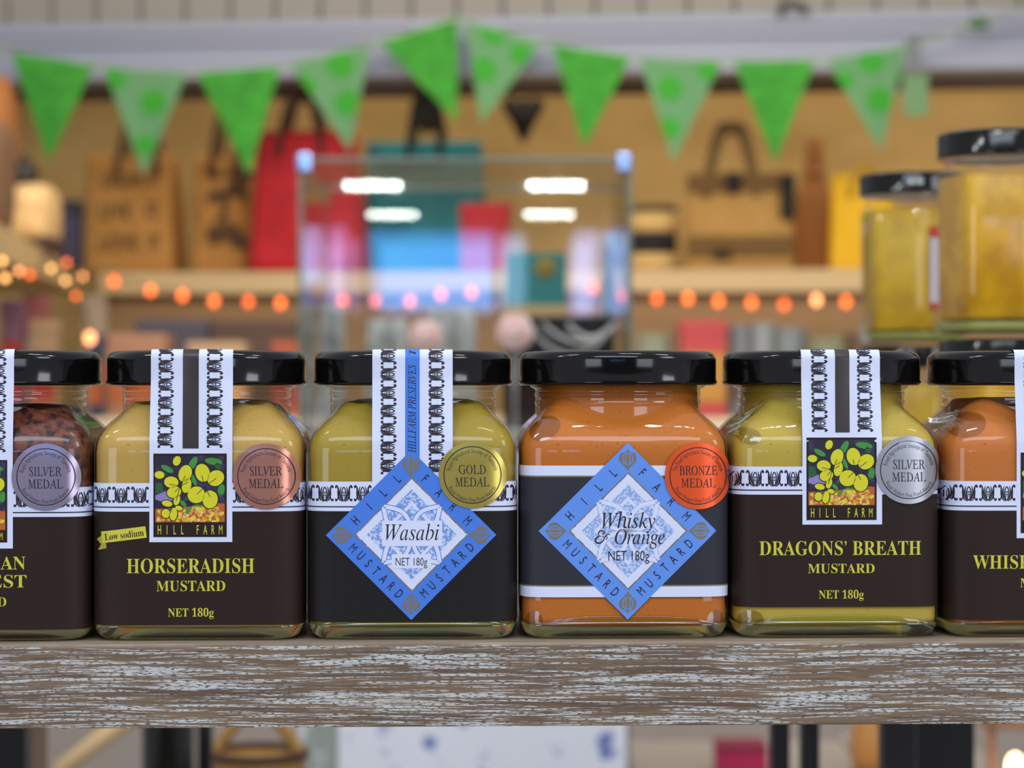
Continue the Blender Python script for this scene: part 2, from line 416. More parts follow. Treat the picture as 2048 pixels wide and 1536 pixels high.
# height of the shoulder over the max-norm distance from the jar's axis
SH = [(.0186, .0690), (.0215, .0660), (.0243, .0629), (.0262, .0611), (.0278, .0593), (.0289, .0575), (.0296, .0556), (.02985, .0530)]
def nexp(m): return 9 - 4*smoothstep((A-m)/.010)
def norm(x, y, n): return (abs(x)**n+abs(y)**n)**(1/n)
def m_of_z(z):
    if z <= SH[-1][1]: return A
    for i in range(len(SH)-1):
        (m0, z0), (m1, z1) = SH[i], SH[i+1]
        if z1 <= z <= z0: return m1+(m0-m1)*(z-z1)/(z0-z1)
    return SH[0][0]
def front_y(x, z):
    m = m_of_z(z); n = nexp(m); v = m**n-abs(x)**n
    return -(v**(1/n)) if v > 0 else 0
RN, RB, RL = .0243, .0258, .0291
def jar_rows(inset=0, ztop=None, seg=144, zbase=0.0, rb=.0042):
    rows = []
    a = A-inset
    ang = []
    for j in range(seg): ang.append(2*PI*(j+.5)/seg)
    def ring(m, z, n):
        return [(m/norm(cos(t), sin(t), n)*cos(t), m/norm(cos(t), sin(t), n)*sin(t), z) for t in ang]
    for i in range(7):
        t = i/6*PI/2; rows.append(ring(a-rb+rb*sin(t), zbase+rb-rb*cos(t), NB))
    for z in (.012, .02, .03, .04, .047, .0515): rows.append(ring(a, z, NB))
    ns = 14
    zs = SH
    def hz(m):
        mm = m+inset
        if mm >= A: return SH[-1][1]
        if mm <= SH[0][0]: return SH[0][1]
        for i in range(len(SH)-1):
            if SH[i][0] <= mm <= SH[i+1][0]:
                t = (mm-SH[i][0])/(SH[i+1][0]-SH[i][0]); return SH[i][1]+(SH[i+1][1]-SH[i][1])*t
    rn = RN-inset
    for k in range(ns+1):
        r = []
        for t in ang:
            c, s = cos(t), sin(t)
            m0 = a; m1 = rn*norm(c, s, 6)
            q = k/ns; m = m0+(m1-m0)*q
            # more rings near the body edge
            m = m0+(m1-m0)*(q**1.6)
            rad = m/norm(c, s, nexp(m+inset)) if k < ns else rn
            z = hz(m)-inset*.6
            r.append((rad*c, rad*s, z))
        rows.append(r)
    if ztop is not None:
        out = []
        for r in rows: out.append([(x, y, min(z, ztop)) for x, y, z in r])
        rows = out
    def circ(rad, z): return [(rad*cos(t), rad*sin(t), z) for t in ang]
    return rows, circ

def make_jar(label, cx, fill, ztop, mound=0, yaw=0):
    x0 = (cx-1024)*K*.65
    yf = .65+.038*x0; x0 = (cx-1024)*K*yf
    root = thing('mustard_jar', label, 'jar', (x0, yf+A, SHELF), math.radians(2.0)+yaw, 'mustard jars in a row on the front shelf')
    # glass
    bm = bmesh.new(); rows, circ = jar_rows(0)
    rows = rows[3:]
    add_grid(bm, rows, 0, True)
    mesh_obj('glass_body', bm, GLASS, root)
    bm = bmesh.new()
    prof = [(RN, .0629)]+[(RN+.00025*max(0, sin((z-.0685)*2600)), z) for z in [.0650+.0003*i for i in range(19)]]
    prof += [(RN+.0004, .0709), (RB-.0003, .0712), (RB, .0716), (RB, .0724), (RB-.0006, .0727), (RN+.0006, .0729), (RN+.0006, .0790)]
    nk = []
    for r_, z in prof: nk.append(circ(r_, z))
    # the lower edge of the neck follows the dip of the shoulder
    nk[0] = [(p[0], p[1], p[2]) for p in rows[-1]]
    for k in range(1, 20): nk[k] = [(x, y, max(z, rows[-1][j][2]+.00002*k)) for j, (x, y, z) in enumerate(nk[k])]
    add_grid(bm, nk, 0, True)
    mesh_obj('glass_neck', bm, NECK, root)
    # thick glass foot with a ring of knurled dots
    bm = bmesh.new(); seg = 144
    def ring(m, z):
        return [(m/norm(cos(t), sin(t), NB)*cos(t), m/norm(cos(t), sin(t), NB)*sin(t), z) for t in [2*PI*(j+.5)/seg for j in range(seg)]]
    def arch(m, z0, dz):                     # the foot rises to a low arch in the middle of every side
        r = []
        for x, y, z in ring(m, 0): r.append((x, y, z0+dz*max(0, 1-(min(abs(x), abs(y))/(.90*A))**3)))
        return r
    rr = []
    for i in range(13):
        t = i/12*PI/2; rr.append(ring(A-.0042+.0042*sin(t)-.00022*(i % 2), .0042-.0042*cos(t)+.0001))
    rr = [ring(.012, .0011)] + [ring(.022, .0005)] + rr + [arch(A-.0002, .0043, .0004), arch(A-.0005, .0043, .0012), arch(A-.0003, .0044, .0020), arch(A-.00045, .0044, .0024)]
    rr += [ring(A-.004, .0034), ring(A-.007, .0034), ring(.012, .0034)]
    vs = add_grid(bm, rr, 0, True); bm.faces.new(vs[0][::-1]); bm.faces.new(vs[-1])
    for r in (4, 6, 8):
        for j, v in enumerate(vs[r]): v.co += Vector((v.co.x, v.co.y, 0)).normalized()*(.0002*(j % 2))
    mesh_obj('glass_foot', bm, BASEG, root)
    # filling
    bm = bmesh.new(); rows, circ = jar_rows(.0005, None, 144, .0036, .0022)
    rows = [[(x, y, z+.0) for x, y, z in r] for r in rows]
    rn = RN-.0011
    top = []
    zt = ztop
    if zt > .0705: rows += [circ(rn, zt)]
    rows = [[(x, y, min(z, zt+.0006*sin(9*math.atan2(y, x))*mound)) for x, y, z in r] for r in rows]
    last = rows[-1]
    rows += [[(x*.6, y*.6, z+.0004) for x, y, z in last], [(x*.1, y*.1, z+.0005) for x, y, z in last]]
    vs = add_grid(bm, rows, 0, True); bm.faces.new(vs[0][::-1]); bm.faces.new(vs[-1])
    mesh_obj('mustard_filling', bm, fill, root)
    # lid: twist-off metal cap with rolled lower edge
    zb, zt2 = .0718, .0817
    prof = [(RL-.0016, zb+.0006), (RL-.0006, zb), (RL+.0001, zb+.0004), (RL+.0002, zb+.0010), (RL-.0001, zb+.0016), (RL-.0001, zt2-.0026)]
    for i in range(1, 8):
        t = i/7*PI/2; prof.append((RL-.0001-.0026+.0026*cos(t), zt2-.0026+.0026*sin(t)))
    prof += [(RL-.0040, zt2+.0001), (RL-.0052, zt2-.0002), (RL-.007, zt2-.0006), (.004, zt2-.0004)]
    bm = bmesh.new(); add_lathe(bm, prof, 96); mesh_obj('lid', bm, LID, root)
    Sj = K*yf
    eps = .000013
    def body(x, y, layer):
        X = (x-cx)*Sj; z = HS-(y-768)*Sj
        X = max(-A*.9995, min(A*.9995, X))
        yy = front_y(X, min(z, .0555))
        # push outward along the rounded-square normal
        nx = (abs(X)/A)**(NB-1)*(1 if X > 0 else -1); ny = -(abs(yy)/A)**(NB-1); d = math.hypot(nx, ny) or 1
        e = .00018+eps*layer
        return (X+nx/d*e, yy+ny/d*e, z)
    zl0, zl1 = .0560, .0735
    def strip(x, y, layer):
        X = (x-cx)*Sj; z = HS-(y-768)*Sj; e = .00022+.00003*min(layer, 2)+eps*layer
        Xl = X-(lid_dx)
        yl = -math.sqrt(max(1e-9, (RL+.0003)**2-Xl*Xl)); yb = front_y(X, .05)
        if z < zl0: yy = yb
        elif z < zl1: yy = yb+(yl-yb)*(z-zl0)/(zl1-zl0)
        else: yy = yl
        if z > zt2-.0022:                    # over the rounded edge and on to the top
            q = z-(zt2-.0022)
            if q < .0034:
                t = q/.0034*PI/2; yy = yl+.0022*(1-cos(t)); z = zt2-.0022+.0023*sin(t)
            else: yy = yl+.0022+(q-.0034); z = zt2+.0001
        return (X, yy-e, z+(e if z > zt2-.0008 else 0))
    lid_dx = 0.0
    return root, body, strip, Sj

def wrap_paper(P, y0, y1, cx, m, layer, half=213):
    xs = [-half+(2*half)*i/40 for i in range(41)]
    # finer steps near the corners
    xs = sorted(set([round(v, 2) for v in xs]+[s*(half-d) for s in (-1, 1) for d in (.3, 1, 2, 3.5, 5, 7, 9, 12, 15, 20, 26)]))
    ny = max(1, int((y1-y0)/30)); vs = [(cx+x, y0+(y1-y0)*j/ny) for j in range(ny+1) for x in xs]; n = len(xs); f = []
    for j in range(ny):
        for i in range(n-1):
            a = j*n+i; f.append((a, a+1, a+n+1, a+n))
    P.tri(vs, f, m, layer)

def mustard(name, c, c2):
    return pm(name, c, .55, spec=.3, noise=(c2, (1500, 1500, 1500), .62, .74))
M_HR = mustard('mustard_tan', (200, 161, 80), (164, 122, 52))
M_WA = mustard('mustard_olive', (172, 146, 52), (136, 110, 36))
M_WO = mustard('mustard_orange', (202, 114, 40), (154, 74, 28))
M_DB = mustard('mustard_yellow', (196, 168, 68), (152, 124, 46))
M_WH = mustard('mustard_ochre', (208, 120, 54), (160, 80, 34))
M_TA = pm('mustard_red_brown', (124, 66, 48), .4, noise=((48, 28, 26), (420, 420, 420), .42, .62))
F_SIL = pm('foil_silver', (166, 166, 172), .30, metal=.65)
F_MAU = pm('foil_silver_mauve', (176, 160, 178), .24, metal=.6)
F_COP = pm('foil_copper', (204, 138, 116), .24, metal=.55)
F_GLD = pm('foil_gold', (200, 178, 84), .24, metal=.55)
F_BRZ = pm('foil_orange', (246, 92, 36), .32, metal=.35)
POCKET = shell_glass('air_pocket_tone', (.80, .77, .66), .1, 1.45, 1.2, .05)

def border(P, xa, xb, yt, yb, cx, L, pitch=37.7):
    n = int(math.ceil((xb-xa)/pitch))
    for i in range(n): motif(P, xb-pitch*(i+.5) if xa < cx-150 and xb < cx+10 else xa+pitch*(i+.5), (yt+yb)/2, pitch, yb-yt, INK, L)
def vcol(P, x, y0, y1, wd, L, pitch=36.6):
    y = y1-pitch/2
    while y > y0-8:
        motif(P, x, y, pitch, wd, INK, L, True); y -= pitch
def dark_label(root, body, cx, yt, yband, ybot, lines, dark, orn=True, extra=None, gap=None):
    """paper label round the front: white border on top, dark field with lettering below"""
    P = Print()
    wrap_paper(P, yt, yband, cx, PAPER, 0); wrap_paper(P, yband, ybot, cx, dark, 0)
    wrap_paper(P, yband-10, yband-7.5, cx, INK, 2)
    h0 = yt+6; h1 = yt+40
    g0, g1 = gap
    border(P, cx-208, g0, h0, h1, cx, 2); border(P, g1, cx+208, h0, h1, cx, 2)
    for s, st, x0, x1, a, b in lines: P.text(s, st, x0, x1, a, b, YEL, 2)
    if extra: extra(P)
    return P.build('front_label', root, body)
def seal(root, strip, x0, x1, ytop, ybot, ypic, y1, y2, cs, cols, stripe_bottom):
    P = Print()
    P.rect(x0, ytop-60, x1, ybot, PAPER, 0, 6, 4)
    P.rect(cs[0], ytop-60, cs[1], stripe_bottom, STRIPEB, 1, 6, 4)
    for c in cols: vcol(P, c, ytop, stripe_bottom, 33, 1)
    if ypic: picture(P, x0+8, ypic, x1-11, y1, y2, 1)
    return P.build('seal_strip', root, strip)
def pocket(root, body_cx, Sj, px, py, rx, ry, rot=0):
    P = Print(); P.disc(px, py, rx, POCKET, 0, ry, rot, 24, 3)
    def f(x, y, layer):
        X = (x-body_cx)*Sj; z = HS-(y-768)*Sj
        X = max(-A*.998, min(A*.998, X)); yy = front_y(X, z)
        r = min(1, math.hypot((x-px)/rx, (y-py)/ry))
        return (X*.996, yy+.0002+.0001*r*r, z)
    return P.build('air_pocket', root, f)

# jar at the far left of the row
r1, b1, s1, S1 = make_jar('mustard jar with dark red-brown grainy filling at the left end of the row', -45, M_TA, .0655, 1)
dark_label(r1, b1, -45, 975, 1034, 1260, [('TASMANIAN', 'bold', -170, 43, 1114, 1139), ('HARVEST', 'bold', -140, 45, 1151, 1175), ('MUSTARD', 'bold', -126, 5, 1195, 1213)], DKBROWN, gap=(-145, 18))
seal(r1, s1, -142, 18, 703, 1097, 920, 1060, 1085, (-77, -45), (-110, -12), 906)
P = Print(); medal(P, 83, 954, 67, 'SILVER', F_MAU, 30); P.build('medal_sticker', r1, b1)
# horseradish
r2, b2, s2, S2 = make_jar('tan horseradish mustard jar with low sodium ribbon and copper-toned medal sticker', 386, M_HR, .0668, 1)
def low_sodium(P):
    a = -.125
    def R(x, y): return (238+(x-238)*cos(a)-(y-1070)*sin(a), 1070+(x-238)*sin(a)+(y-1070)*cos(a))
    P.poly([R(186, 1072), R(204, 1062), R(204, 1092), R(186, 1094), R(194, 1083)], pm('ribbon_olive', (182, 170, 56), .5), 14)  # swallowtail end in olive-yellow
    P.poly([R(197, 1058), R(286, 1058), R(286, 1081), R(197, 1081)], YEL, 16)
    P.text('Low sodium', 'bold', 203, 281, 1063, 1076, DKBROWN, 18, a)
dark_label(r2, b2, 386, 966, 1023, 1250, [('HORSERADISH', 'bold', 247, 501, 1118, 1146), ('MUSTARD', 'bold', 306, 443, 1162, 1182), ('NET 180g', 'bold', 329, 420, 1217, 1233)], DKBROWN, gap=(292, 457), extra=low_sodium)
seal(r2, s2, 292, 457, 703, 1084, 907, 1044, 1074, (358, 390), (324, 422), 897)
P = Print(); medal(P, 524, 953, 66, 'SILVER', F_COP, 30); P.build('medal_sticker', r2, b2)
# wasabi
r3, b3, s3, S3 = make_jar('olive wasabi mustard jar with blue diamond label and gold medal sticker', 817, M_WA, .0672, 1)
dark_label(r3, b3, 817, 963, 1022, 1244, [], DKBLACK, gap=(737, 898))
P = Print(); P.rect(737, 643, 898, 1000, PAPER, 0, 6, 4); P.rect(803, 643, 832, 960, BLUE1, 1, 6, 4)
for c in (770, 866): vcol(P, c, 703, 950, 33, 1)
P.text('HILLFARM PRESERVES', 'italic', 729, 905, 810, 825, INK, 2, -PI/2)
P.text('T', 'italic', 812, 823, 698, 711, INK, 2, -PI/2)
P.build('seal_strip', r3, s3)
P = Print(); diamond(P, 815, 1070, 170, 170, 112, 113, 816, 1069, BLUE1, TEX1, 11)
P.rect(757, 1041, 877, 1092, PAPER, 18, 60); P.rect(776, 1108, 855, 1136, PAPER, 18, 60)
P.text('Wasabi', 'italic', 763, 871, 1050, 1080, INK, 19); P.text('NET 180g', 'sans', 784, 847, 1115, 1131, INK, 19)
P.build('diamond_label', r3, b3)
P = Print(); medal(P, 937, 950, 67, 'GOLD', F_GLD, 30); P.build('medal_sticker', r3, b3)
# whisky and orange
r4, b4, s4, S4 = make_jar('orange whisky and orange mustard jar with blue diamond label and bronze medal sticker', 1245, M_WO, .0765, 0)
P = Print()
for a, b, m in ((931, 951, PAPER), (951, 954, GOLD), (954, 1170, SLATE), (1170, 1173, GOLD), (1173, 1194, PAPER)): wrap_paper(P, a, b, 1245, m, 0)
P.build('front_label', r4, b4)
P = Print(); diamond(P, 1248, 1062, 178, 177, 117, 116, 1249, 1062, BLUE2, TEX2, 4)
P.text('Whisky', 'italic', 1196, 1303, 1027, 1056, INK, 11)
AMP = [(31, 9), (27, 7), (23, 9), (20, 14), (17, 20), (11, 25), (5, 25), (1, 21), (2, 16), (6, 12), (12, 11), (8, 9), (7, 5), (10, 1), (15, 0), (19, 2), (19, 6), (16, 7), (15, 5)]
P.stroke([(1182+x, 1061+y) for x, y in AMP], [1, 1.4, 1.8, 2, 2.4, 2.8, 3, 3.4, 3.4, 2.6, 1.6, 2, 2.6, 2.6, 2.2, 2.4, 2.2, 1.8, 1.6], INK, 11)
P.stroke([(1194, 1072), (1200, 1074), (1206, 1072), (1207, 1077), (1204, 1079)], [1, 1.6, 2, 2, 1.6], INK, 11); P.text('Orange', 'italic', 1222, 1322, 1060, 1088, INK, 11)
P.text('NET 180g', 'sans', 1209, 1291, 1101, 1121, INK, 11)
P.build('diamond_label', r4, b4)
P = Print(); medal(P, 1389, 952, 67, 'BRONZE', F_BRZ, 30, 'The Royal Agricultural Society of Tasmania'); P.build('medal_sticker', r4, b4)
pocket(r4, 1245, S4, 1083, 857, 34, 22, -.5); pocket(r4, 1245, S4, 1060, 1243, 18, 22); pocket(r4, 1245, S4, 1428, 1243, 20, 22)
# dragons' breath
r5, b5, s5, S5 = make_jar("yellow dragons' breath mustard jar with bright silver medal sticker", 1670, M_DB, .0765, 0)
dark_label(r5, b5, 1670, 933, 989, 1214, [('DRAGONS\u2019 BREATH', 'bold', 1511, 1836, 1083, 1110), ('MUSTARD', 'bold', 1608, 1742, 1128, 1146), ('NET 180g', 'bold', 1630, 1720, 1181, 1197)], DKBROWN, gap=(1597, 1757))
seal(r5, s5, 1597, 1757, 703, 1049, 875, 1010, 1040, (1663, 1692), (1632, 1724), 865)
P = Print(); medal(P, 1811, 940, 68, 'SILVER', F_SIL, 30); P.build('medal_sticker', r5, b5)
pocket(r5, 1670, S5, 1492, 872, 24, 17, .2); pocket(r5, 1670, S5, 1494, 1240, 26, 20)
# jar at the right end
r6, b6, s6, S6 = make_jar('ochre whisky mustard jar cut off at the right end of the row', 2098, M_WH, .0688, 1)
dark_label(r6, b6, 2098, 962, 1021, 1240, [('WHISKY', 'bold', 1938, 2078, 1111, 1137), ('MUSTARD', 'bold', 2032, 2166, 1157, 1174)], DKBROWN, gap=(2024, 2189))
seal(r6, s6, 2025, 2187, 703, 1076, 905, 1040, 1066, (2091, 2121), (2058, 2154), 895)
pocket(r6, 2098, S6, 1935, 850, 38, 24, -.4)
# clear shrink film standing off the shoulders
def film(root, cx, Sj, pts, name='shrink_film'):
    bm = bmesh.new(); rows = []
    (xa, ya), (xb, yb), (xc, yc) = pts; n = 8
    for i in range(n+1):
        r = []
        for j in range(n+1):
            s, t = i/n, j/n
            px = xa+(xb-xa)*s+(xc-xb)*s*t; py = ya+(yb-ya)*s+(yc-yb)*s*t
            r.append(((px-cx)*Sj, -.018+.0012*sin(9*s+7*t)+.004*s, HS-(py-768)*Sj))
        rows.append(r)
    add_grid(bm, rows); return mesh_obj(name, bm, FILM, root)
film(r2, 386, S2, [(545, 806), (608, 862), (596, 872)])
film(r5, 1670, S5, [(1530, 800), (1452, 862), (1476, 884)])
film(r6, 2098, S6, [(1935, 818), (1868, 838), (1884, 868)])

# ------------------------------------------------------------------ the front shelf
def wood():
    m = bpy.data.materials.new('limed_oak'); m.use_nodes = True; nt = m.node_tree; N = nt.nodes.new; L = nt.links.new
    b = nt.nodes['Principled BSDF']; b.inputs['Roughness'].default_value = .5
    tc = N('ShaderNodeTexCoord'); sep = N('ShaderNodeSeparateXYZ'); L(tc.outputs['Object'], sep.inputs[0])
    def noise(sx, sy, sz, det, off=0, src=None):
        mp = N('ShaderNodeMapping'); mp.inputs['Scale'].default_value = (sx, sy, sz); mp.inputs['Location'].default_value = (off, off, off)
        nz = N('ShaderNodeTexNoise'); nz.inputs['Scale'].default_value = 1; nz.inputs['Detail'].default_value = det
        L((src or tc.outputs['Object']), mp.inputs[0]); L(mp.outputs[0], nz.inputs['Vector']); return nz.outputs['Fac']
    def rng(s, a, b_):
        r = N('ShaderNodeMapRange'); r.inputs['From Min'].default_value = a; r.inputs['From Max'].default_value = b_; L(s, r.inputs['Value']); return r.outputs[0]
    def mul(a, b_, op='MULTIPLY'):
        q = N('ShaderNodeMath'); q.operation = op
        for i, v in enumerate((a, b_)):
            if isinstance(v, (int, float)): q.inputs[i].default_value = v
            else: L(v, q.inputs[i])
        return q.outputs[0]
    wav = noise(9, 9, 9, 2, 3)                       # slow waviness of the grain
    cz = N('ShaderNodeCombineXYZ'); L(sep.outputs[0], cz.inputs[0]); L(sep.outputs[1], cz.inputs[1])
    L(mul(sep.outputs[2], mul(wav, .006), 'ADD'), cz.inputs[2])
    src = cz.outputs[0]
    grain = noise(15, 15, 740, 2, 0, src); fine = noise(52, 52, 2200, 3, 5, src); brk = noise(560, 560, 2800, 2, 9, src); lowf = noise(18, 18, 330, 2, 2, src)
    white = mul(rng(mul(mul(grain, .60), mul(fine, .60), 'ADD'), .634, .672), rng(brk, .40, .48))
    grain2 = noise(24, 24, 1300, 2, 31, src); fine2 = noise(70, 70, 3200, 2, 37, src)
    white = mul(white, mul(rng(mul(mul(grain2, .60), mul(fine2, .60), 'ADD'), .645, .68), rng(brk, .42, .5)), 'MAXIMUM')
    c1 = N('ShaderNodeMix'); c1.data_type = 'RGBA'; c1.inputs['A'].default_value = lin((106, 84, 66)); c1.inputs['B'].default_value = lin((136, 112, 86)); L(rng(lowf, .35, .65), c1.inputs['Factor'])
    c2 = N('ShaderNodeMix'); c2.data_type = 'RGBA'; L(c1.outputs['Result'], c2.inputs['A']); c2.inputs['B'].default_value = lin((76, 60, 50)); L(rng(fine, .52, .66), c2.inputs['Factor'])
    c3 = N('ShaderNodeMix'); c3.data_type = 'RGBA'; L(c2.outputs['Result'], c3.inputs['A']); c3.inputs['B'].default_value = lin((204, 206, 202)); L(white, c3.inputs['Factor'])
    L(c3.outputs['Result'], b.inputs['Base Color']); return m
WOOD = wood()
sh = thing('display_shelf', 'limed oak-look shelf board carrying the row of mustard jars', 'shelf', (0, .6425, SHELF), math.radians(2.0))
bm = bmesh.new(); add_box(bm, (-.62, .0008, -.0232), (.62, .78, 0), .0002); mesh_obj('board', bm, pm('shelf_top', (176, 158, 138), .5, noise=((140, 122, 104), (30, 500, 30), .4, .6)), sh, False)
bm = bmesh.new(); add_box(bm, (-.62, 0, -.0232), (.62, .0012, -.0007), .0003); mesh_obj('edge_band', bm, WOOD, sh, False)


# ================================================================== everything behind the jars
def at(px, py, Y): return Vector(((px-1024)*K*Y, Y, ZC-(py-768)*K*Y))
SLOPE = .10                                  # the far wall runs a little towards us on the right
YAW = -math.atan(SLOPE)
def back(px, Y0): return Y0/(1+SLOPE*K*(px-1024))
FLOORZ = -.0
def structure(o): return tag(o, kind='structure')
def slab(name, lo, hi, mat, parent=None, bev=0, rz=0, org=(0, 0, 0)):
    bm = bmesh.new(); add_box(bm, lo, hi, bev); o = mesh_obj(name, bm, mat, parent, False)
    o.location = org; o.rotation_euler = (0, 0, rz); return o

# ---- room shell
WALLTAN = pm('wall_tan', (188, 156, 98), .8, noise=((172, 140, 84), (3, 3, 9), .35, .65))
structure(slab('floor', (-4, -4.4, -.05), (4, 7.2, 0), pm('floor_grey', (120, 110, 100), .5)))
structure(slab('wall_back', (-3.6, 0, 0), (3.6, .1, 3.4), WALLTAN, rz=YAW, org=(0, 6.2, 0)))
structure(slab('wall_front', (-4, -4.4, 0), (4, -4.3, 3.4), pm('wall_front_grey', (120, 116, 112), .8)))
CLAD = pm('cladding_cream', (148, 142, 132), .6)
BEAM = pm('beam_white', (152, 156, 173), .5)
def bz(py, Y): return (768-py)*K*Y
YB = 5.55
bm = bmesh.new()
gap = 93*K*YB
for i in range(-16, 30):
    x0 = (75-1024)*K*YB+i*gap
    add_box(bm, (x0+.003, 0, ZC+bz(48, YB)), (x0+gap-.003, .03, 3.3), .003)
add_box(bm, (-2.7, .028, ZC+bz(48, YB)), (3.2, .06, 3.3), 0, 1)
o = mesh_obj('trim_1', bm, [CLAD, pm('groove_dark', (92, 88, 80), .8)], None, False); o.location = (0, YB+.03, 0); o.rotation_euler = (0, 0, YAW); structure(o)
bm = bmesh.new()
for a, b, d in ((40, 62, .05), (62, 84, .035), (84, 92, .02), (92, 118, .03), (118, 156, .055)):
    add_box(bm, (-2.6, -d, ZC+bz(b, YB)), (2.6, .10, ZC+bz(a, YB)), .003)
o = mesh_obj('trim_2', bm, BEAM, None, False); o.location = (0, YB, 0); o.rotation_euler = (0, 0, YAW); structure(o)
o = slab('trim_3', (-2.6, 0, ZC+bz(189, YB+.1)), (2.6, .03, ZC+bz(148, YB+.1)), pm('rail_brown', (104, 82, 64), .6), rz=YAW, org=(0, YB+.11, 0)); structure(o)

# ---- long wall shelf
SHZ0, SHZ1 = bz(586, 5.55), bz(541, 5.55)
CREAM = pm('shelf_cream', (200, 174, 126), .5)
ws = thing('wall_shelf', 'long cream wall shelf carrying the tote bags behind the glass case', 'shelf', (0, 5.55, 0), YAW)
bm = bmesh.new(); add_box(bm, (-1.02, 0, ZC+SHZ0), (1.9, .62, ZC+SHZ1), .004); mesh_obj('shelf_board', bm, CREAM, ws, False)
bm = bmesh.new(); add_box(bm, (-1.06, .01, 0), (-1.005, .55, ZC+SHZ0-.001), .003); mesh_obj('upright', bm, pm('upright_pale', (190, 168, 140), .5), ws, False)
bm = bmesh.new(); add_box(bm, (-1.004, .05, 0), (1.859, .06, ZC+SHZ0-.001), 0); mesh_obj('back_panel', bm, pm('back_panel_brown', (150, 118, 80), .7), ws, False)
bm = bmesh.new(); add_box(bm, (1.86, .01, 0), (1.9, .55, ZC+SHZ0-.001), .003); mesh_obj('upright', bm, MATS['upright_pale'], ws, False)
lw = thing('side_shelf', 'cream side shelf at the left running towards the viewer under the folded linen', 'shelf', (0, 0, 0))
bm = bmesh.new(); b = bmesh.new()
pA, pB = at(-60, 400, 3.55), at(158, 545, 5.6)
for z0 in (SHZ0, SHZ1): pass
v = [(pA.x, pA.y), (pB.x, pB.y), (pB.x-.55, pB.y), (pA.x-.55, pA.y)]
lo = [b.verts.new((x, y, ZC+SHZ0)) for x, y in v]; hi = [b.verts.new((x, y, ZC+SHZ1)) for x, y in v]
b.faces.new(lo); b.faces.new(hi[::-1])
for i in range(4): b.faces.new((lo[i], hi[i], hi[(i+1) % 4], lo[(i+1) % 4]))
bmesh.ops.recalc_face_normals(b, faces=b.faces[:]); merge(bm, b)
mesh_obj('shelf_board', bm, CREAM, lw, False)
bm = bmesh.new(); add_box(bm, (pA.x-.5, pA.y+.02, 0), (pA.x-.44, pA.y+.08, ZC+SHZ0-.001)); mesh_obj('upright', bm, MATS['upright_pale'], lw, False)

# ---- bunting
GRN = pm('bunting_green', (60, 152, 44), .8, noise=((50, 134, 38), (30, 30, 30), .4, .6))
GRN2 = pm('bunting_pale', (80, 136, 84), .8, noise=((110, 156, 112), (420, 420, 420), .45, .55)); GDOT = pm('bunting_dot', (54, 152, 40), .8)
STR = pm('bunting_cord', (150, 165, 140), .8)
def yb_(px): return back(px, 5.36)
bt = thing('bunting', 'string of green plain and spotted triangular pennants hung under the white beam', 'bunting', at(912, 40, yb_(912)))
O = bt.location.copy()
path = [(-60, 80), (22, 104), (100, 120), (188, 130), (290, 142), (372, 146), (470, 142), (558, 133), (650, 112), (738, 90), (830, 62), (912, 38), (1000, 60), (1082, 84), (1170, 100), (1260, 114), (1360, 121), (1442, 123), (1540, 123), (1628, 121), (1720, 112), (1812, 92), (1880, 74), (1960, 46), (2060, 10)]
bm = bmesh.new(); add_tube(bm, [at(x, y, yb_(x))-O for x, y in path], .0042, 6); mesh_obj('cord', bm, STR, bt)
flags = [((22, 104), (188, 130), (97, 325), 0), ((206, 134), (374, 146), (288, 352), [(228, 160, 22), (306, 205, 26), (290, 290, 20)]), ((394, 146), (560, 133), (498, 350), 0), ((580, 128), (740, 90), (700, 303), [(680, 128, 28), (612, 172, 22), (694, 205, 26)]),
         ((758, 84), (915, 38), (914, 242), 0), ((930, 42), (1084, 85), (962, 247), [(988, 66, 25), (968, 140, 26), (1040, 108, 22)]), ((1104, 90), (1260, 114), (1168, 297), 0), ((1278, 116), (1444, 123), (1346, 324), [(1340, 176, 26), (1416, 140, 22), (1338, 256, 22)]),
         ((1468, 123), (1630, 121), (1550, 327), 0), ((1652, 120), (1814, 92), (1762, 302), [(1742, 122, 25), (1758, 200, 26), (1690, 160, 18)])]
for k, (a, b, c, dots) in enumerate(flags):
    bm = bmesh.new(); n = 10
    def FP(x, y, d=0):
        Y = yb_(x)-.004+.006*sin(x*.045+k)*min(1, max(0, (y-min(a[1], b[1]))/120))-d
        return at(x, y, Y)-O
    rows = []
    for i in range(n+1):
        t = i/n; L_ = (a[0]+(c[0]-a[0])*t, a[1]+(c[1]-a[1])*t); R_ = (b[0]+(c[0]-b[0])*t, b[1]+(c[1]-b[1])*t)
        rows.append([FP(L_[0]+(R_[0]-L_[0])*j/n, L_[1]+(R_[1]-L_[1])*j/n) for j in range(n+1)])
    add_grid(bm, rows)
    bmesh.ops.remove_doubles(bm, verts=bm.verts[:], dist=1e-5)
    bmesh.ops.solidify(bm, geom=bm.faces[:], thickness=-.0012)
    if dots:
        def inside(x, y):
            def s(p, q): return (q[0]-p[0])*(y-p[1])-(q[1]-p[1])*(x-p[0])
            return s(a, b) > 0 and s(b, c) > 0 and s(c, a) > 0
        ctr = ((a[0]+b[0]+c[0])/3, (a[1]+b[1]+c[1])/3)
        for x, y, r in dots:
            cv = bm.verts.new(FP(x, y, .0024)); ring = []
            for i in range(20):
                q = 1.0
                ex, ey = x+r*cos(2*PI*i/20), y+r*sin(2*PI*i/20)
                while not inside(ex, ey) and q > .1:
                    q -= .08; ex, ey = x+r*q*cos(2*PI*i/20), y+r*q*sin(2*PI*i/20)
                ring.append(bm.verts.new(FP(ex, ey, .0024)))
            for i in range(20): bm.faces.new((cv, ring[i], ring[(i+1) % 20])).material_index = 1
    mesh_obj('pennant', bm, [GRN2 if dots else GRN, GDOT], bt, True, 60)
bm = bmesh.new()
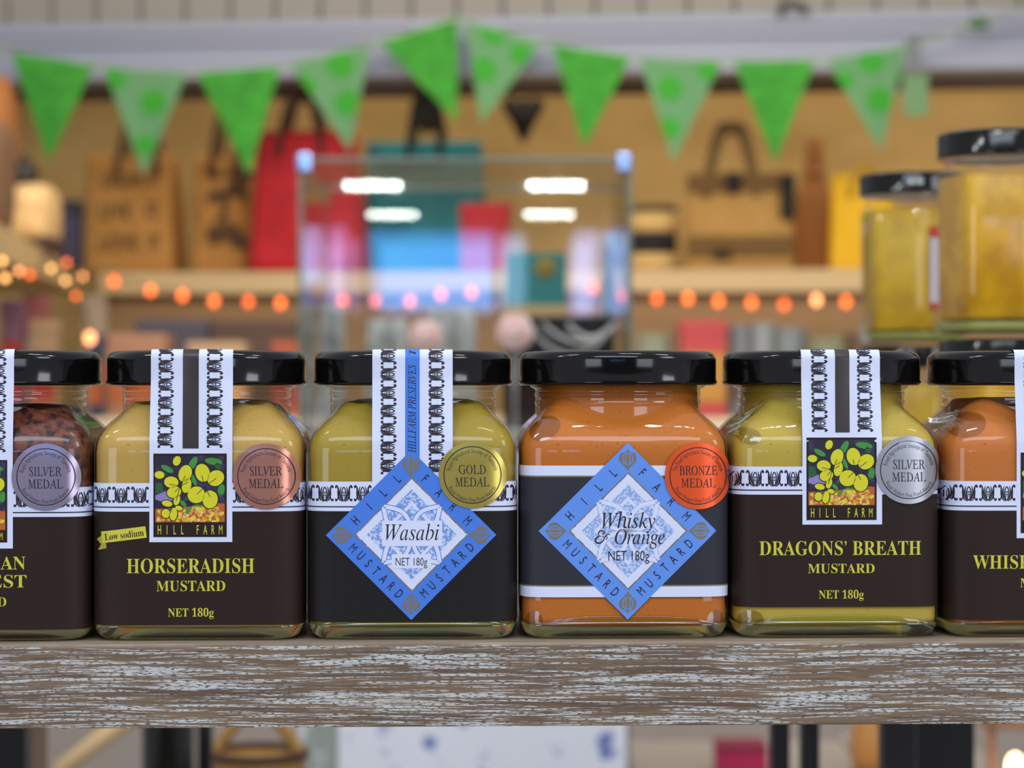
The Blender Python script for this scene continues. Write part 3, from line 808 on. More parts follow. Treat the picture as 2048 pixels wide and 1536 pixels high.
c0 = at(1958, 46, yb_(1958))-O
add_ball(bm, c0, .022, 0, 2, (1.2, .6, .7)); mesh_obj('pennant', bm, pm('bunting_folded', (70, 110, 66), .8), bt)
tg = thing('swing_tag', 'pale green swing tag in a grey clip at the right end of the bunting', 'tag', at(1828, 84, yb_(1828)-.02))
O2 = tg.location.copy()
bm = bmesh.new(); add_box(bm, at(1816, 150, yb_(1828)-.028)-O2, at(1838, 68, yb_(1828)-.014)-O2, .003); mesh_obj('clip', bm, pm('clip_grey', (92, 100, 100), .4), tg, False)
bm = bmesh.new(); add_box(bm, at(1806, 232, yb_(1828)-.022)-O2, at(1856, 146, yb_(1828)-.019)-O2, .001, 0, Matrix.Translation((0, 0, .0))); mesh_obj('card', bm, pm('tag_green', (104, 140, 98), .7), tg, False)
hk = thing('cup_hook', 'small dark hook on the cream boards above the white beam', 'hook', at(1585, 20, 5.42))
bm = bmesh.new(); add_tube(bm, [at(x, y, 5.40)-hk.location for x, y in ((1560, 30), (1566, 14), (1585, 6), (1604, 12), (1612, 28))], .009, 8); mesh_obj('hook_bend', bm, pm('hook_dark', (52, 50, 46), .5), hk)
bm = bmesh.new(); add_tube(bm, [at(1585, 8, 5.40)-hk.location, at(1585, 6, 5.46)-hk.location], .007, 8); mesh_obj('stem', bm, MATS['hook_dark'], hk)

# ---- bags on the long shelf
BAGZ = ZC+SHZ1
def tote(name, label, px0, px1, ptop, Y0, mat, hmat, depth=.11, handles=None, hy=None, taper=.96, group='bags on the long shelf', hr=.009, lean=0):
    pc = (px0+px1)/2; Y = back(pc, Y0); wd = (px1-px0)*K*Y; top = ZC+(768-ptop)*K*Y
    h = top-BAGZ
    root = thing(name, label, 'bag', ((pc-1024)*K*Y, Y, BAGZ), YAW+lean, group)
    bm = bmesh.new(); rows = []
    for k in range(13):
        t = k/12; f = 1-(1-taper)*t; d = depth*(1-.55*t**1.5)
        prof = []
        hw = wd/2*f; bul = .012*sin(PI*t)
        n = 10
        for i in range(n+1): prof.append((-hw+2*hw*i/n, -bul*sin(PI*i/n)-.002*sin(7*i+k), h*t))
        for i in range(1, 5): prof.append((hw-.012*sin(PI*i/5)*(t), d*i/5, h*t))
        for i in range(n+1): prof.append((hw-2*hw*i/n, d+bul*.5*sin(PI*i/n), h*t))
        for i in range(1, 5): prof.append((-hw+.012*sin(PI*i/5)*t, d*(5-i)/5, h*t))
        rows.append(prof)
    # turned-in rim
    last = rows[-1]; rows.append([(x*.96, (y-depth*.2)*.8+depth*.2, z-.004) for x, y, z in last]); rows.append([(x*.95, (y-depth*.2)*.8+depth*.2, z-h*.5) for x, y, z in last])
    vs = add_grid(bm, rows, 0, True); bm.faces.new(vs[0][::-1]); bm.faces.new(vs[-1])
    mesh_obj('bag_body', bm, mat, root)
    if handles:
        dtop = depth*.45
        for yy in (-.004, dtop):
            bm = bmesh.new(); pts = []
            xa = (handles[0]-pc)*K*Y; xb = (handles[1]-pc)*K*Y; hh = (ptop-hy)*K*Y
            for i in range(17):
                t = i/16; pts.append((xa+(xb-xa)*t, yy+.004*sin(PI*t)+(.01 if yy > 0 else 0)*sin(PI*t), h-.06+(.06+hh)*min(1, sin(PI*t)*1.25)**.8))
            add_tube(bm, pts, hr, 8); mesh_obj('handle', bm, hmat, root)
    return root, wd, h, K*Y, pc
JUTE = pm('jute', (196, 142, 74), .85, noise=((166, 114, 54), (220, 220, 220), .4, .6)); JUTE_H = pm('jute_handle', (96, 70, 44), .85)
INKB = pm('bag_ink', (70, 58, 34), .8)
def bag_print(root, wd, h, s, pc, items, ptop, mat=INKB):
    for t, a, b, y0, y1 in items:
        P = Print(); P.text(t, 'sansbold', a, b, y0, y1, mat, 0)
        P.build('lettering', root, lambda x, y, l: ((x-pc)*s, -.018, h-(y-ptop)*s))
r, wd, h, s, pc = tote('jute_bag', 'brown jute tote with three lines of dark lettering at the left end of the shelf', 170, 345, 306, 5.72, JUTE, JUTE_H, .16, (232, 318), 238, .99)
bag_print(r, wd, h, s, pc, [('DREAM IT', 206, 322, 346, 376), ('LIVE', 203, 266, 406, 438), ('IT', 300, 322, 406, 438), ('LOVE', 203, 280, 470, 500), ('IT', 303, 326, 470, 500)], 306)
r, wd, h, s, pc = tote('jute_bag', 'jute tote with a dark blotchy print leaning beside the red bag', 386, 490, 308, 5.74, JUTE, JUTE_H, .14, (420, 480), 235, .97, lean=-.06)
P = Print()
rnd = random.Random(5)
for i in range(16): P.disc(420+rnd.random()*82, 345+rnd.random()*165, 8+rnd.random()*13, pm('bag_print_dark', (88, 62, 34), .8), i % 3, 7+rnd.random()*14, rnd.random()*3, 14)
P.build('bag_picture', r, lambda x, y, l: ((x-pc)*s, -.018-.0004*l, h-(y-308)*s))
RED = pm('red_cloth', (192, 30, 40), .75, noise=((172, 24, 34), (12, 12, 12), .4, .6))
tote('red_bag', 'bright red tote bag with dark handles standing on the shelf', 496, 722, 262, 5.62, RED, pm('handle_dark', (70, 44, 36), .8), .17, (556, 645), 190, .84)
CASETOP = shell_glass('case_top_glass', (.99, .995, .99), .03, 1.4, .45)
TEAL = pm('teal_cloth', (20, 118, 122), .75, noise=((14, 96, 104), (12, 12, 12), .4, .6))
tote('teal_bag', 'teal tote bag with black handles behind the glass case', 728, 962, 283, 5.84, TEAL, pm('handle_black', (30, 26, 22), .8), .16, (815, 885), 180, .97)
# black fringe bundle hanging at the teal bag's handles
hg = thing('tassel', 'black tassel hanging above the teal bag', 'tassel', at(856, 178, back(856, 5.6)))
for dx, ln in ((-10, 80), (-3, 92), (4, 88), (12, 84), (22, 92)):
    bm = bmesh.new(); add_tube(bm, [at(850, 178, back(856, 5.6))-hg.location, at(853+dx*.6, 215, back(856, 5.6))-hg.location, at(856+dx*1.6, 178+ln, back(856, 5.6))-hg.location], [.012, .014, .006], 8)
    mesh_obj('strand', bm, MATS['handle_black'], hg)
# wall hook in the middle
wh = thing('wall_hook', 'black forked wall hook on the tan wall above the glass case', 'hook', at(1047, 235, 5.98))
L_ = wh.location
for pts, rr in (([(1012, 200), (1022, 216), (1040, 236), (1046, 284)], [.016, .022, .026, .006]), ([(1080, 200), (1070, 216), (1054, 236), (1047, 284)], [.016, .022, .026, .006]), ([(1046, 198), (1046, 220), (1046, 250)], [.014, .022, .022])):
    bm = bmesh.new(); add_tube(bm, [at(x, y, 5.98)-L_ for x, y in pts], rr, 10); mesh_obj('prong', bm, MATS['handle_black'], wh)
bm = bmesh.new(); add_box(bm, (-.02, 0, -.02), (.02, .12, .02), .004); mesh_obj('mount', bm, MATS['handle_black'], wh, False)
# straw tote, striped basket, paddle-shaped bag, yellow bag
STRAW = pm('straw', (186, 148, 84), .85, noise=((170, 126, 62), (60, 60, 420), .4, .6)); STRAWD = pm('straw_band', (124, 92, 46), .85, noise=((96, 70, 38), (60, 60, 420), .4, .6))
r, wd, h, s, pc = tote('straw_bag', 'woven straw tote with dark bands, arched handles and black toggles', 1372, 1588, 345, 5.66, STRAW, pm('straw_handle', (116, 92, 54), .85), .15, (1412, 1512), 252, .97, hr=.013)
for y0, y1 in ((348, 384), (472, 512)):
    bm = bmesh.new(); t0, t1 = h-(y1-345)*s, h-(y0-345)*s
    add_box(bm, (-wd/2*.985, -.016, t0), (wd/2*.985, -.002, t1), .004); mesh_obj('woven_band', bm, STRAWD, r, False)
for x0, x1, y0, y1 in ((1452, 1482, 346, 388), (1560, 1590, 350, 440), (1426, 1462, 500, 516)):
    bm = bmesh.new(); add_box(bm, ((x0-pc)*s, -.03, h-(y1-345)*s), ((x1-pc)*s, -.014, h-(y0-345)*s), .006); mesh_obj('toggle', bm, MATS['handle_black'], r, False)
Yq = back(1310, 5.64); bs = thing('striped_basket', 'cream basket with black stripes beside the glass case', 'basket', ((1310-1024)*K*Yq, Yq+.08, BAGZ), YAW, 'bags on the long shelf')
s = K*Yq; rads = .058
Z = lambda y: ZC+(768-y)*s-BAGZ
BLK = pm('basket_black', (34, 28, 28), .8); CRM = pm('basket_cream', (214, 178, 112), .85)
for y0, y1, m, nm in ((538, 505, CRM, 'basket_base'), (505, 462, BLK, 'stripe'), (462, 422, CRM, 'stripe'), (422, 408, BLK, 'rim')):
    bm = bmesh.new(); z0 = max(0, Z(y0)); z1 = Z(y1)
    add_lathe(bm, [(.056, z0), (.0585, (z0+z1)/2), (.057, z1)], 40, 0, Matrix.Diagonal((1.02, 1.0, 1, 1)))
    mesh_obj(nm, bm, m, bs)
Yq = back(1628, 5.90); pb = thing('bottle_bag', 'slim orange-brown bag with a narrow neck between straw and yellow bags', 'bag', ((1628-1024)*K*Yq, Yq, BAGZ), YAW, 'bags on the long shelf')
s = K*Yq
bm = bmesh.new(); prof = [(.040, 0), (.047, .01), (.050, .10), (.047, .16), (.034, .21), (.021, .25), (.019, .30), (.020, .345), (.012, .35)]
add_lathe(bm, prof, 24, 0, Matrix.Diagonal((1.25, .7, 1, 1))); mesh_obj('bag_body', bm, pm('tan_leather', (158, 104, 48), .7), pb)
bm = bmesh.new(); add_lathe(bm, [(.022, .245), (.024, .252), (.022, .262)], 24, 0, Matrix.Diagonal((1.25, .75, 1, 1))); mesh_obj('tie', bm, pm('tie_brown', (140, 84, 40), .7), pb)
YLW = pm('yellow_cloth', (236, 184, 30), .75)
tote('yellow_bag', 'yellow tote bag behind the small honey jar', 1662, 1790, 347, 5.7, YLW, pm('handle_yellow', (190, 148, 40), .8), .13, (1700, 1760), 338, .95)
# folded red scarf and navy box behind the case
bx = thing('gift_box', 'red gift box on the shelf right of the teal bag', 'box', (at(968, 400, back(968, 5.555)).x, back(968, 5.555), BAGZ), YAW)
s = K*back(968, 5.555)
bm = bmesh.new(); add_box(bm, (-.058, 0, 0), (.058, .075, (535-430)*s), .004); mesh_obj('box_body', bm, RED, bx, False)
bm = bmesh.new(); add_box(bm, (-.061, -.003, (535-430)*s+.0005), (.061, .077, (535-400)*s), .004); mesh_obj('box_lid', bm, RED, bx, False)

# ---- linen on the left side shelf
LIN = pm('linen_cream', (224, 186, 130), .85, noise=((200, 160, 106), (40, 40, 40), .4, .6)); LIND = pm('linen_dark', (78, 54, 44), .85); NAVY = pm('navy_cloth', (52, 50, 72), .8); TANB = pm('tan_cloth', (160, 112, 60), .85)
def cushion(name, label, cat, px0, px1, py0, py1, Y, mat, thick=.12, band=None, group=None):
    c = at((px0+px1)/2, (py0+py1)/2, Y); s = K*Y; root = thing(name, label, cat, (c.x, c.y, c.z-(py1-py0)*s/2), 0, group)
    hw, hh = (px1-px0)*s/2, (py1-py0)*s/2
    bm = bmesh.new(); bmesh.ops.create_uvsphere(bm, u_segments=32, v_segments=20, radius=1)
    for v in bm.verts:
        x, y, z = v.co
        f = lambda q: math.copysign(abs(q)**.55, q)
        v.co = (f(x)*hw, y*thick/2, f(z)*hh+hh)
    mesh_obj('cushion_cover', bm, mat, root)
    if band:
        bm = bmesh.new(); add_box(bm, (-hw*.98, -thick*.42, hh*band[0]*2), (hw*.98, thick*.42, hh*band[1]*2), .008); mesh_obj('band', bm, LIND, root, False)
    return root
cushion('cushion', 'cream cushion with a dark lower band on the left side shelf', 'cushion', 22, 118, 368, 502, 4.75, LIN, .2, (.0, .2))
cushion('cushion', 'dark brown cushion cut off by the left picture edge on the side shelf', 'cushion', -70, 24, 236, 477, 4.35, pm('brown_cloth', (112, 82, 58), .85), .2)
cushion('cushion', 'orange-tan cushion behind the dark brown one at the left picture edge', 'cushion', -50, 34, 150, 525, 5.2, pm('tan_cloth_orange', (176, 112, 62), .85), .16)
nb = thing('storage_box', 'navy storage box at the far end of the left side shelf', 'box', (at(138, 490, 5.3).x, 5.3, ZC+SHZ1), .1)
bm = bmesh.new(); add_box(bm, (-.030, 0, 0), (.022, .15, .12), .006); mesh_obj('box_body', bm, NAVY, nb, False)
bm = bmesh.new(); add_box(bm, (-.032, -.003, .1205), (.024, .153, .15), .006); mesh_obj('box_lid', bm, pm('navy_dark', (40, 38, 50), .8), nb, False)
kn = thing('ball', 'small dark ball ornament on the cream cushion at the left', 'ornament', at(48, 347, 4.75))
bm = bmesh.new(); add_ball(bm, (0, 0, 0), .03, 0, 3, (1, 1, .95)); mesh_obj('ornament_body', bm, pm('ornament_black', (40, 34, 30), .5), kn)
bm = bmesh.new(); add_tube(bm, [(0, 0, .026), (0, .005, .04)], .006, 8); mesh_obj('ornament_cap', bm, MATS['ornament_black'], kn)

# ---- fairy lights
def lights(name, label, pts, Yf, cable, r=.0098):
    root = thing(name, label, 'string lights', at(*pts[0][:2], Yf(pts[0][0]))); O = root.location.copy()
    bm = bmesh.new(); add_tube(bm, [at(x, y-7, Yf(x)+.012)-O for x, y in cable], .0022, 6); mesh_obj('cable', bm, pm('cable_dark', (70, 60, 44), .6), root)
    for x, y, m in pts:
        bm = bmesh.new(); add_ball(bm, at(x, y, Yf(x))-O, r, 0, 2, (1, 1, 1.25 if r > .008 else 1.05)); mesh_obj('bulb', bm, m, root)
B_O = emis('bulb_orange', (1.0, .17, .035), 3.8); B_A = emis('bulb_amber', (1.0, .36, .14), 4.5); B_Y = emis('bulb_yellow', (1.0, .50, .15), 4); B_D = emis('bulb_deep', (1.0, .14, .03), 3.2)
main = [(228, 562, B_D), (301, 581, B_O), (365, 591, B_O), (428, 602, B_O), (497, 603, B_D), (561, 606, B_O), (640, 582, B_A), (686, 601, B_D), (751, 601, B_D), (820, 602, B_O), (882, 589, B_O), (943, 585, B_O), (1040, 592, B_D), (1120, 596, B_D), (1186, 575, B_D), (1243, 586, B_O),
        (1314, 597, B_D), (1376, 597, B_O), (1437, 602, B_O), (1503, 605, B_O), (1568, 609, B_D), (1633, 600, B_A), (1692, 603, B_O)]
lights('fairy_lights', 'long string of orange fairy lights hung along the front of the cream wall shelf', main, lambda x: back(x, 5.45), [(x, y) for x, y, _ in main])
clus = [(4, 522, B_Y), (10, 556, B_Y), (38, 541, B_A), (60, 549, B_O), (102, 536, B_Y), (133, 525, B_O), (131, 561, B_Y), (165, 553, B_A), (152, 592, B_O)]
lights('fairy_lights', 'cluster of yellow fairy lights at the left end under the side shelf', clus, lambda x: 3.6+x*.006, [(x, y) for x, y, _ in clus], .0052)
lights('fairy_light', 'single bright fairy light hanging low behind the left jars', [(180, 676, B_A)], lambda x: 4.6, [(160, 600), (172, 640), (180, 676)])

# ---- counter behind, with blurred goods
ctr = thing('goods_counter', 'long pale counter of boxed goods below the wall shelf', 'counter', (0, 0, 0))
slab('counter_top', (-1.7, 4.5, ZC-.10), (2.2, 5.35, ZC-.07), pm('counter_cream', (224, 204, 174), .5), ctr, .004)
slab('front_panel', (-1.68, 4.53, 0.0), (2.18, 4.56, ZC-.1005), pm('counter_panel', (176, 164, 156), .6), ctr)
CT = ZC-.07
goods = [  # px0, px1, top, Y, colour, band colour, label
    (0, 44, 600, 4.7, (150, 108, 130), (200, 70, 60), 'mauve and red gift box at the left picture edge under the fairy lights'),
    (46, 92, 590, 4.9, (196, 110, 110), (214, 190, 180), 'pink gift box with pale band left of the pale upright'),
    (60, 112, 640, 4.7, (196, 160, 120), (190, 60, 50), 'tan box with red band left of the pale upright'),
    (176, 206, 668, 4.8, (46, 62, 96), (196, 98, 44), 'dark blue carton with an orange foot seen between the two left jar lids'),
    (214, 330, 668, 4.9, (206, 150, 120), (214, 120, 70), 'peach box behind the horseradish jar'),
    (270, 414, 640, 5.2, (92, 88, 104), (110, 100, 100), 'long grey-blue carton at the back of the counter'),
    (376, 486, 684, 4.75, (214, 178, 140), (206, 160, 110), 'beige box right of the peach box'),
    (420, 590, 640, 5.22, (104, 76, 64), (88, 66, 56), 'dark brown carton at the back left of the glass case'),
    (545, 592, 682, 4.8, (196, 96, 60), (150, 60, 50), 'orange box just left of the glass case'),
    (1272, 1345, 668, 4.9, (150, 158, 134), (170, 150, 110), 'pale green tin right of the glass case'),
    (1362, 1452, 640, 4.85, (206, 76, 80), (206, 150, 60), 'red box with a yellow foot right of the glass case'),
    (1456, 1502, 652, 4.9, (136, 142, 150), (120, 100, 90), 'first blue-grey tin right of the red box'),
    (1504, 1548, 648, 4.9, (160, 168, 176), (150, 90, 70), 'second, paler blue-grey tin right of the red box'),
    (1550, 1612, 656, 4.9, (140, 150, 154), (170, 150, 90), 'third blue-grey tin, under the bright fairy light'),
    (1618, 1692, 676, 4.85, (148, 150, 124), (150, 110, 80), 'olive-grey tin nearest the honey jars'),
    (1704, 1800, 664, 4.9, (120, 96, 74), (120, 90, 60), 'brown carton behind the small honey jar'),
]
for px0, px1, top, Y, c1, c2, lab in goods:
    tin = 'tin' in lab; s = K*Y; x0, x1 = (px0-1024)*s, (px1-1024)*s; h = ZC+(768-top)*s-CT; wd = x1-x0
    root = thing('tin' if tin else 'gift_box', lab, 'tin' if tin else 'box', ((x0+x1)/2, Y, CT), 0, 'boxed goods on the long counter')
    c1 = tuple(int(v*.84) for v in c1); c2 = tuple(int(v*.84) for v in c2)
    m1 = pm('goods_%d_%d_%d' % c1, c1, .6); m2 = pm('goods_%d_%d_%d' % c2, c2, .6)
    bm = bmesh.new()
    if tin:
        add_lathe(bm, [(wd/2-.002, 0), (wd/2, .002), (wd/2, h-.012), (wd/2-.002, h-.011)], 32); mesh_obj('tin_body', bm, m1, root, True, 40)
        bm = bmesh.new(); add_lathe(bm, [(wd/2+.001, h-.011), (wd/2+.001, h-.002), (wd/2-.002, h), (.003, h)], 32); mesh_obj('tin_lid', bm, m1, root, True, 40)
        bm = bmesh.new(); add_lathe(bm, [(wd/2+.0005, h*.18), (wd/2+.0008, h*.4), (wd/2+.0005, h*.62)], 32, cap=False); mesh_obj('tin_label', bm, m2, root)
    else:
        d = min(.12, wd)
        add_box(bm, (-wd/2, 0, 0), (wd/2, d, h*.86), .003); mesh_obj('box_body', bm, m1, root, False)
        bm = bmesh.new(); add_box(bm, (-wd/2-.002, -.002, h*.86+.0003), (wd/2+.002, d+.002, h), .003); mesh_obj('box_lid', bm, m1, root, False)
        bm = bmesh.new(); add_box(bm, (-wd/2+.002, -.0025, h*.16), (wd/2-.002, -.0003, h*.66)); mesh_obj('box_label', bm, m2, root, False)

# ---- glass display case on its cloth-covered plinth
Yc, Dc = 2.8, .42
xa, xb = (598-1024)*K*Yc, (1262-1024)*K*Yc; zt = ZC+(768-316)*K*Yc; zb = ZC-.062
pl = thing('covered_plinth', 'plinth under the glass case draped in white and blue patterned cloth', 'plinth', ((xa+xb)/2, Yc, 0))
wdp = (xb-xa)
bm = bmesh.new(); add_box(bm, (-wdp/2, .012, 0), (wdp/2, Dc+.03, zb-.012), .004); mesh_obj('plinth_body', bm, pm('plinth_grey', (150, 142, 134), .6), pl, False)
bm = bmesh.new(); add_box(bm, (-wdp/2-.004, -.002, zb-.0115), (wdp/2+.004, Dc+.03, zb-.001), .003); mesh_obj('plinth_top', bm, MATS['plinth_grey'], pl, False)
bm = bmesh.new(); rows = []
for k in range(14):
    rows.append([(-wdp*.38+wdp*.865*i/60, -.004-.006*(k/13)*(1+sin(i*.55+.3*sin(k*.3))), zb-.012-.9*k/13) for i in range(61)])
add_grid(bm, rows)
CLOTH = pm('cloth_pattern', (240, 242, 250), .8, noise=((110, 122, 190), (26, 26, 26), .58, .68))
mesh_obj('cloth', bm, CLOTH, pl)
bm = bmesh.new(); rows = []
for k in range(10):
    rows.append([(-wdp*.5+wdp*.12*i/14, -.004-.005*(k/9)*(1+sin(i*.8)), zb-.012-.9*k/9) for i in range(15)])
add_grid(bm, rows); mesh_obj('cloth', bm, pm('cloth_sage', (160, 168, 158), .8, noise=((226, 228, 226), (22, 22, 22), .5, .6)), pl)
cs = thing('glass_case', 'square glass display case of jewellery standing on the draped plinth', 'display case', ((xa+xb)/2, Yc, zb))
hw = (xb-xa)/2; hz = zt-zb; T = .005
for nm, lo, hi in (('glass_pane', (-hw+T, 0, 0), (hw-T, T, hz-T-.0005)), ('glass_pane', (-hw+T, Dc-T, 0), (hw-T, Dc, hz-T-.0005)), ('glass_pane', (-hw, 0, 0), (-hw+T-.0004, Dc, hz-T-.0005)), ('glass_pane', (hw-T+.0004, 0, 0), (hw, Dc, hz-T-.0005)), ('glass_pane', (-hw, 0, hz-T), (hw, Dc, hz))):
    bm = bmesh.new(); add_box(bm, lo, hi); mesh_obj(nm, bm, CASETOP if lo[2] > .1 else CASEGLASS, cs, False)
EDGE = pm('glass_edge', (104, 122, 108), .2, coat=.5)
for x in (-hw-.001, hw-.0035):
    for y in (-.0015, Dc-.003):
        bm = bmesh.new(); add_box(bm, (x, y, 0), (x+.0045, y+.0045, hz+.0005), .0008); mesh_obj('edge_strip', bm, EDGE, cs, False)
for y in (-.0015, Dc-.003):
    bm = bmesh.new(); add_box(bm, (-hw, y, hz-.004), (hw, y+.0045, hz+.0008), .0008); mesh_obj('edge_strip', bm, EDGE, cs, False)
CHR = pm('chrome_clip', (150, 180, 235), .15, metal=.7)
for x in (-hw+.006, hw-.008):
    bm = bmesh.new(); add_box(bm, (x-.009, -.006, hz-.018), (x+.009, .012, hz+.006), .004); mesh_obj('corner_clip', bm, CHR, cs, False)
# things in the case
def in_case(px, Y): return (px-1024)*K*Y
ZF = zb
BLKV = pm('velvet_black', (24, 22, 26), .9)
jb = thing('jewellery_board', 'black velvet jewellery board with silver chains at the right inside the glass case', 'display board', (in_case(1118, 3.0), 3.0, ZF))
s = K*3.0; hb = ZC+(768-632)*s-ZF
bm = bmesh.new(); add_box(bm, (-112*s, .004, .0005), (112*s, .018, hb), .004); mesh_obj('panel', bm, BLKV, jb, False)
bm = bmesh.new(); add_box(bm, (-20*s, .019, .0005), (20*s, .09, .012), .002); mesh_obj('foot', bm, BLKV, jb, False)
SILV = pm('silver_chain', (214, 214, 210), .25, metal=.7)
for k, (a, b, sag) in enumerate(((-60, 108, 60), (-30, 112, 34), (20, 108, 26))):
    bm = bmesh.new(); pts = []
    for i in range(25):
        t = i/24; x = (a+(b-a)*t)*s; z = hb-.012-(sag*s)*(1-abs(2*t-1)**2)
        add_ball(bm, (x, -.002, z), .0042, 0, 1)
        pts.append((x, -.002, z))
    add_tube(bm, pts, .0015, 6); mesh_obj('chain', bm, SILV, jb)
PINK = pm('rosette_pink', (244, 190, 182), .4, noise=((255, 235, 226), (120, 120, 120), .45, .6))
def rosette(label, px, py, r, Y):
    c = at(px, py, Y); s = K*Y
    root = thing('rosette', label, 'ornament', (c.x, c.y, ZF))
    z0 = c.z-ZF
    bm = bmesh.new(); add_tube(bm, [(0, .01, 0.0005), (0, .01, z0)], .0025, 8); add_lathe(bm, [(.02, .0006), (.02, .003), (.003, .005)], 20, 0, Matrix.Translation((0, .01, 0))); mesh_obj('stand', bm, SILV, root)
    for ring_, n, rr, sz in ((0, 1, 0, .42), (1, 6, .38, .40), (2, 9, .68, .36)):
        for i in range(n):
            a = 2*PI*i/n+ring_*.4
            bm = bmesh.new(); add_ball(bm, (rr*r*s*cos(a), -.004-.004*(2-ring_), z0+rr*r*s*sin(a)), sz*r*s, 0, 2, (1, .5, 1)); mesh_obj('petal', bm, PINK, root)
    return root
rosette('pink glittering rosette in front of the black jewellery board', 1030, 664, 38, 2.94)
rosette('paler pink rosette left of the black jewellery board', 852, 672, 34, 2.98)
WHT = pm('lace_white', (232, 234, 232), .6, noise=((186, 190, 184), (40, 40, 30), .45, .6))
for px, wdx, top, Y, lab in ((905, 90, 618, 3.08, 'grey and white scarf on a stand in the middle of the glass case'), (775, 80, 640, 3.1, 'grey patterned scarf on a stand left of the pink rosette'), (664, 46, 612, 3.02, 'pale scarf on a stand at the left end of the glass case'), (1216, 22, 470, 3.02, 'narrow tall pale scarf at the right end of the glass case')):
    s = K*Y; root = thing('scarf', lab, 'scarf', (in_case(px, Y), Y, ZF), 0, 'scarves in the glass case'); h = ZC+(768-top)*s-ZF
    bm = bmesh.new(); rows = []
    n = 24
    for k in range(11):
        t = k/10; rows.append([((i/n-.5)*wdx*s*(1+.15*t), -.005*sin(i*.6+k*.2), h*(1-t)+.001) for i in range(n+1)])
    add_grid(bm, rows); bmesh.ops.solidify(bm, geom=bm.faces[:], thickness=.002); mesh_obj('cloth', bm, WHT, root)
    bm = bmesh.new(); add_tube(bm, [(0, .014, 0.001), (0, .014, h-.004)], .004, 8); mesh_obj('stand', bm, SILV, root)
tc = thing('gift_card', 'teal card with an olive disc and wooden foot in the glass case', 'card', (in_case(1072, 3.12), 3.12, ZF)); s = K*3.12
h = ZC+(768-505)*s-ZF; zf = ZC+(768-640)*s-ZF
bm = bmesh.new(); add_box(bm, (-60*s, 0, zf+.02), (60*s, .006, h), .001); mesh_obj('card_panel', bm, pm('card_teal', (40, 124, 120), .6), tc, False)
bm = bmesh.new(); add_lathe(bm, [(22*s, 0), (22*s, .0015), (21*s, .002)], 28, 0, Matrix.Translation((18*s, -.0003, ZC+(768-535)*s-ZF)) @ Matrix.Rotation(PI/2, 4, 'X')); mesh_obj('disc', bm, pm('disc_olive', (140, 122, 40), .6), tc)
bm = bmesh.new(); add_box(bm, (-62*s, -.01, zf), (62*s, .016, zf+.0198), .002); mesh_obj('wooden_foot', bm, pm('foot_wood', (196, 164, 112), .6), tc, False)
bm = bmesh.new(); add_box(bm, (-20*s, 0, 0.0005), (20*s, .01, zf-.0002), .001); mesh_obj('post', bm, pm('post_grey', (92, 88, 84), .6), tc, False)

# ---- hexagonal honey jars behind the row, two stacked on two
HONEY = pm('honey_comb', (222, 168, 18), .35, noise=((192, 140, 18), (60, 60, 60), .4, .6))
HONEY2 = pm('honey_pale', (214, 172, 26), .35, noise=((196, 154, 30), (70, 70, 70), .4, .6))
HEXG = pm('honey_glass_foot', (186, 190, 100), .15, trans=.5)
def hexjar(label, px, Y, z0, yaw, honey, sticker):
    root = thing('honey_jar', label, 'jar', ((px-1024)*K*Y, Y, z0), yaw, 'hexagonal honey jars behind the mustard row')
    D = [(cos(a), sin(a)) for a in (PI/2, PI/2+PI/3, PI/2+2*PI/3)]
    seg = 96
    def ring(m, z, n=22, mix=0):
        r = []
        for j in range(seg):
            t = 2*PI*j/seg; N_ = sum(abs(cos(t)*dx+sin(t)*dy)**n for dx, dy in D)**(1/n)
            q = m/N_*(1-mix)+m*mix; r.append((q*cos(t), q*sin(t), z))
        return r
    ap = .0265
    bm = bmesh.new()
    add_grid(bm, [ring(ap-.002, .0), ring(ap, .002), ring(ap, .02), ring(ap, .05), ring(ap, .0715), ring(ap-.0007, .0735), ring(ap-.003, .0752, 22, .5), ring(.0252, .0766, 22, 1), ring(.0252, .084, 22, 1)], 0, True); mesh_obj('glass_body', bm, HEXGLASS, root)
    bm = bmesh.new(); i_ = ap-.0016
    vs = add_grid(bm, [ring(i_-.002, .0062), ring(i_, .008), ring(i_, .04), ring(i_, .0705), ring(i_-.001, .0722), ring(.01, .0728)], 0, True); bm.faces.new(vs[0][::-1]); bm.faces.new(vs[-1]); mesh_obj('honey', bm, honey, root)
    bm = bmesh.new(); vs = add_grid(bm, [ring(.01, .0003), ring(ap-.0028, .0003), ring(ap-.0008, .002), ring(ap-.0008, .0055), ring(.01, .006)], 0, True); bm.faces.new(vs[0][::-1]); bm.faces.new(vs[-1]); mesh_obj('glass_foot', bm, HEXG, root)
    bm = bmesh.new(); rl = .0288
    add_lathe(bm, [(rl-.002, .0808), (rl, .0804), (rl+.0002, .0812), (rl, .082), (rl, .0905), (rl-.0006, .0916), (rl-.002, .0922), (rl-.004, .0920), (.004, .0918)], 64); mesh_obj('lid', bm, LID, root)
    if sticker is not None:
        a = sticker; bm = bmesh.new(); hwid = .0125
        M = Matrix.Rotation(a, 4, 'Z')
        add_box(bm, (-hwid, -ap-.0006, .018), (hwid, -ap-.0002, .062), 0, 0, M)
        add_box(bm, (-hwid, -ap-.0007, .056), (hwid, -ap-.0003, .0622), 0, 1, M); add_box(bm, (-hwid, -ap-.0007, .0178), (hwid, -ap-.0003, .021), 0, 1, M)
        add_box(bm, (hwid-.003, -ap-.0007, .021), (hwid, -ap-.0003, .056), 0, 1, M)
        mesh_obj('label_sticker', bm, [pm('sticker_grey', (206, 196, 204), .5), pm('sticker_red', (196, 52, 40), .5)], root, False)
    return root
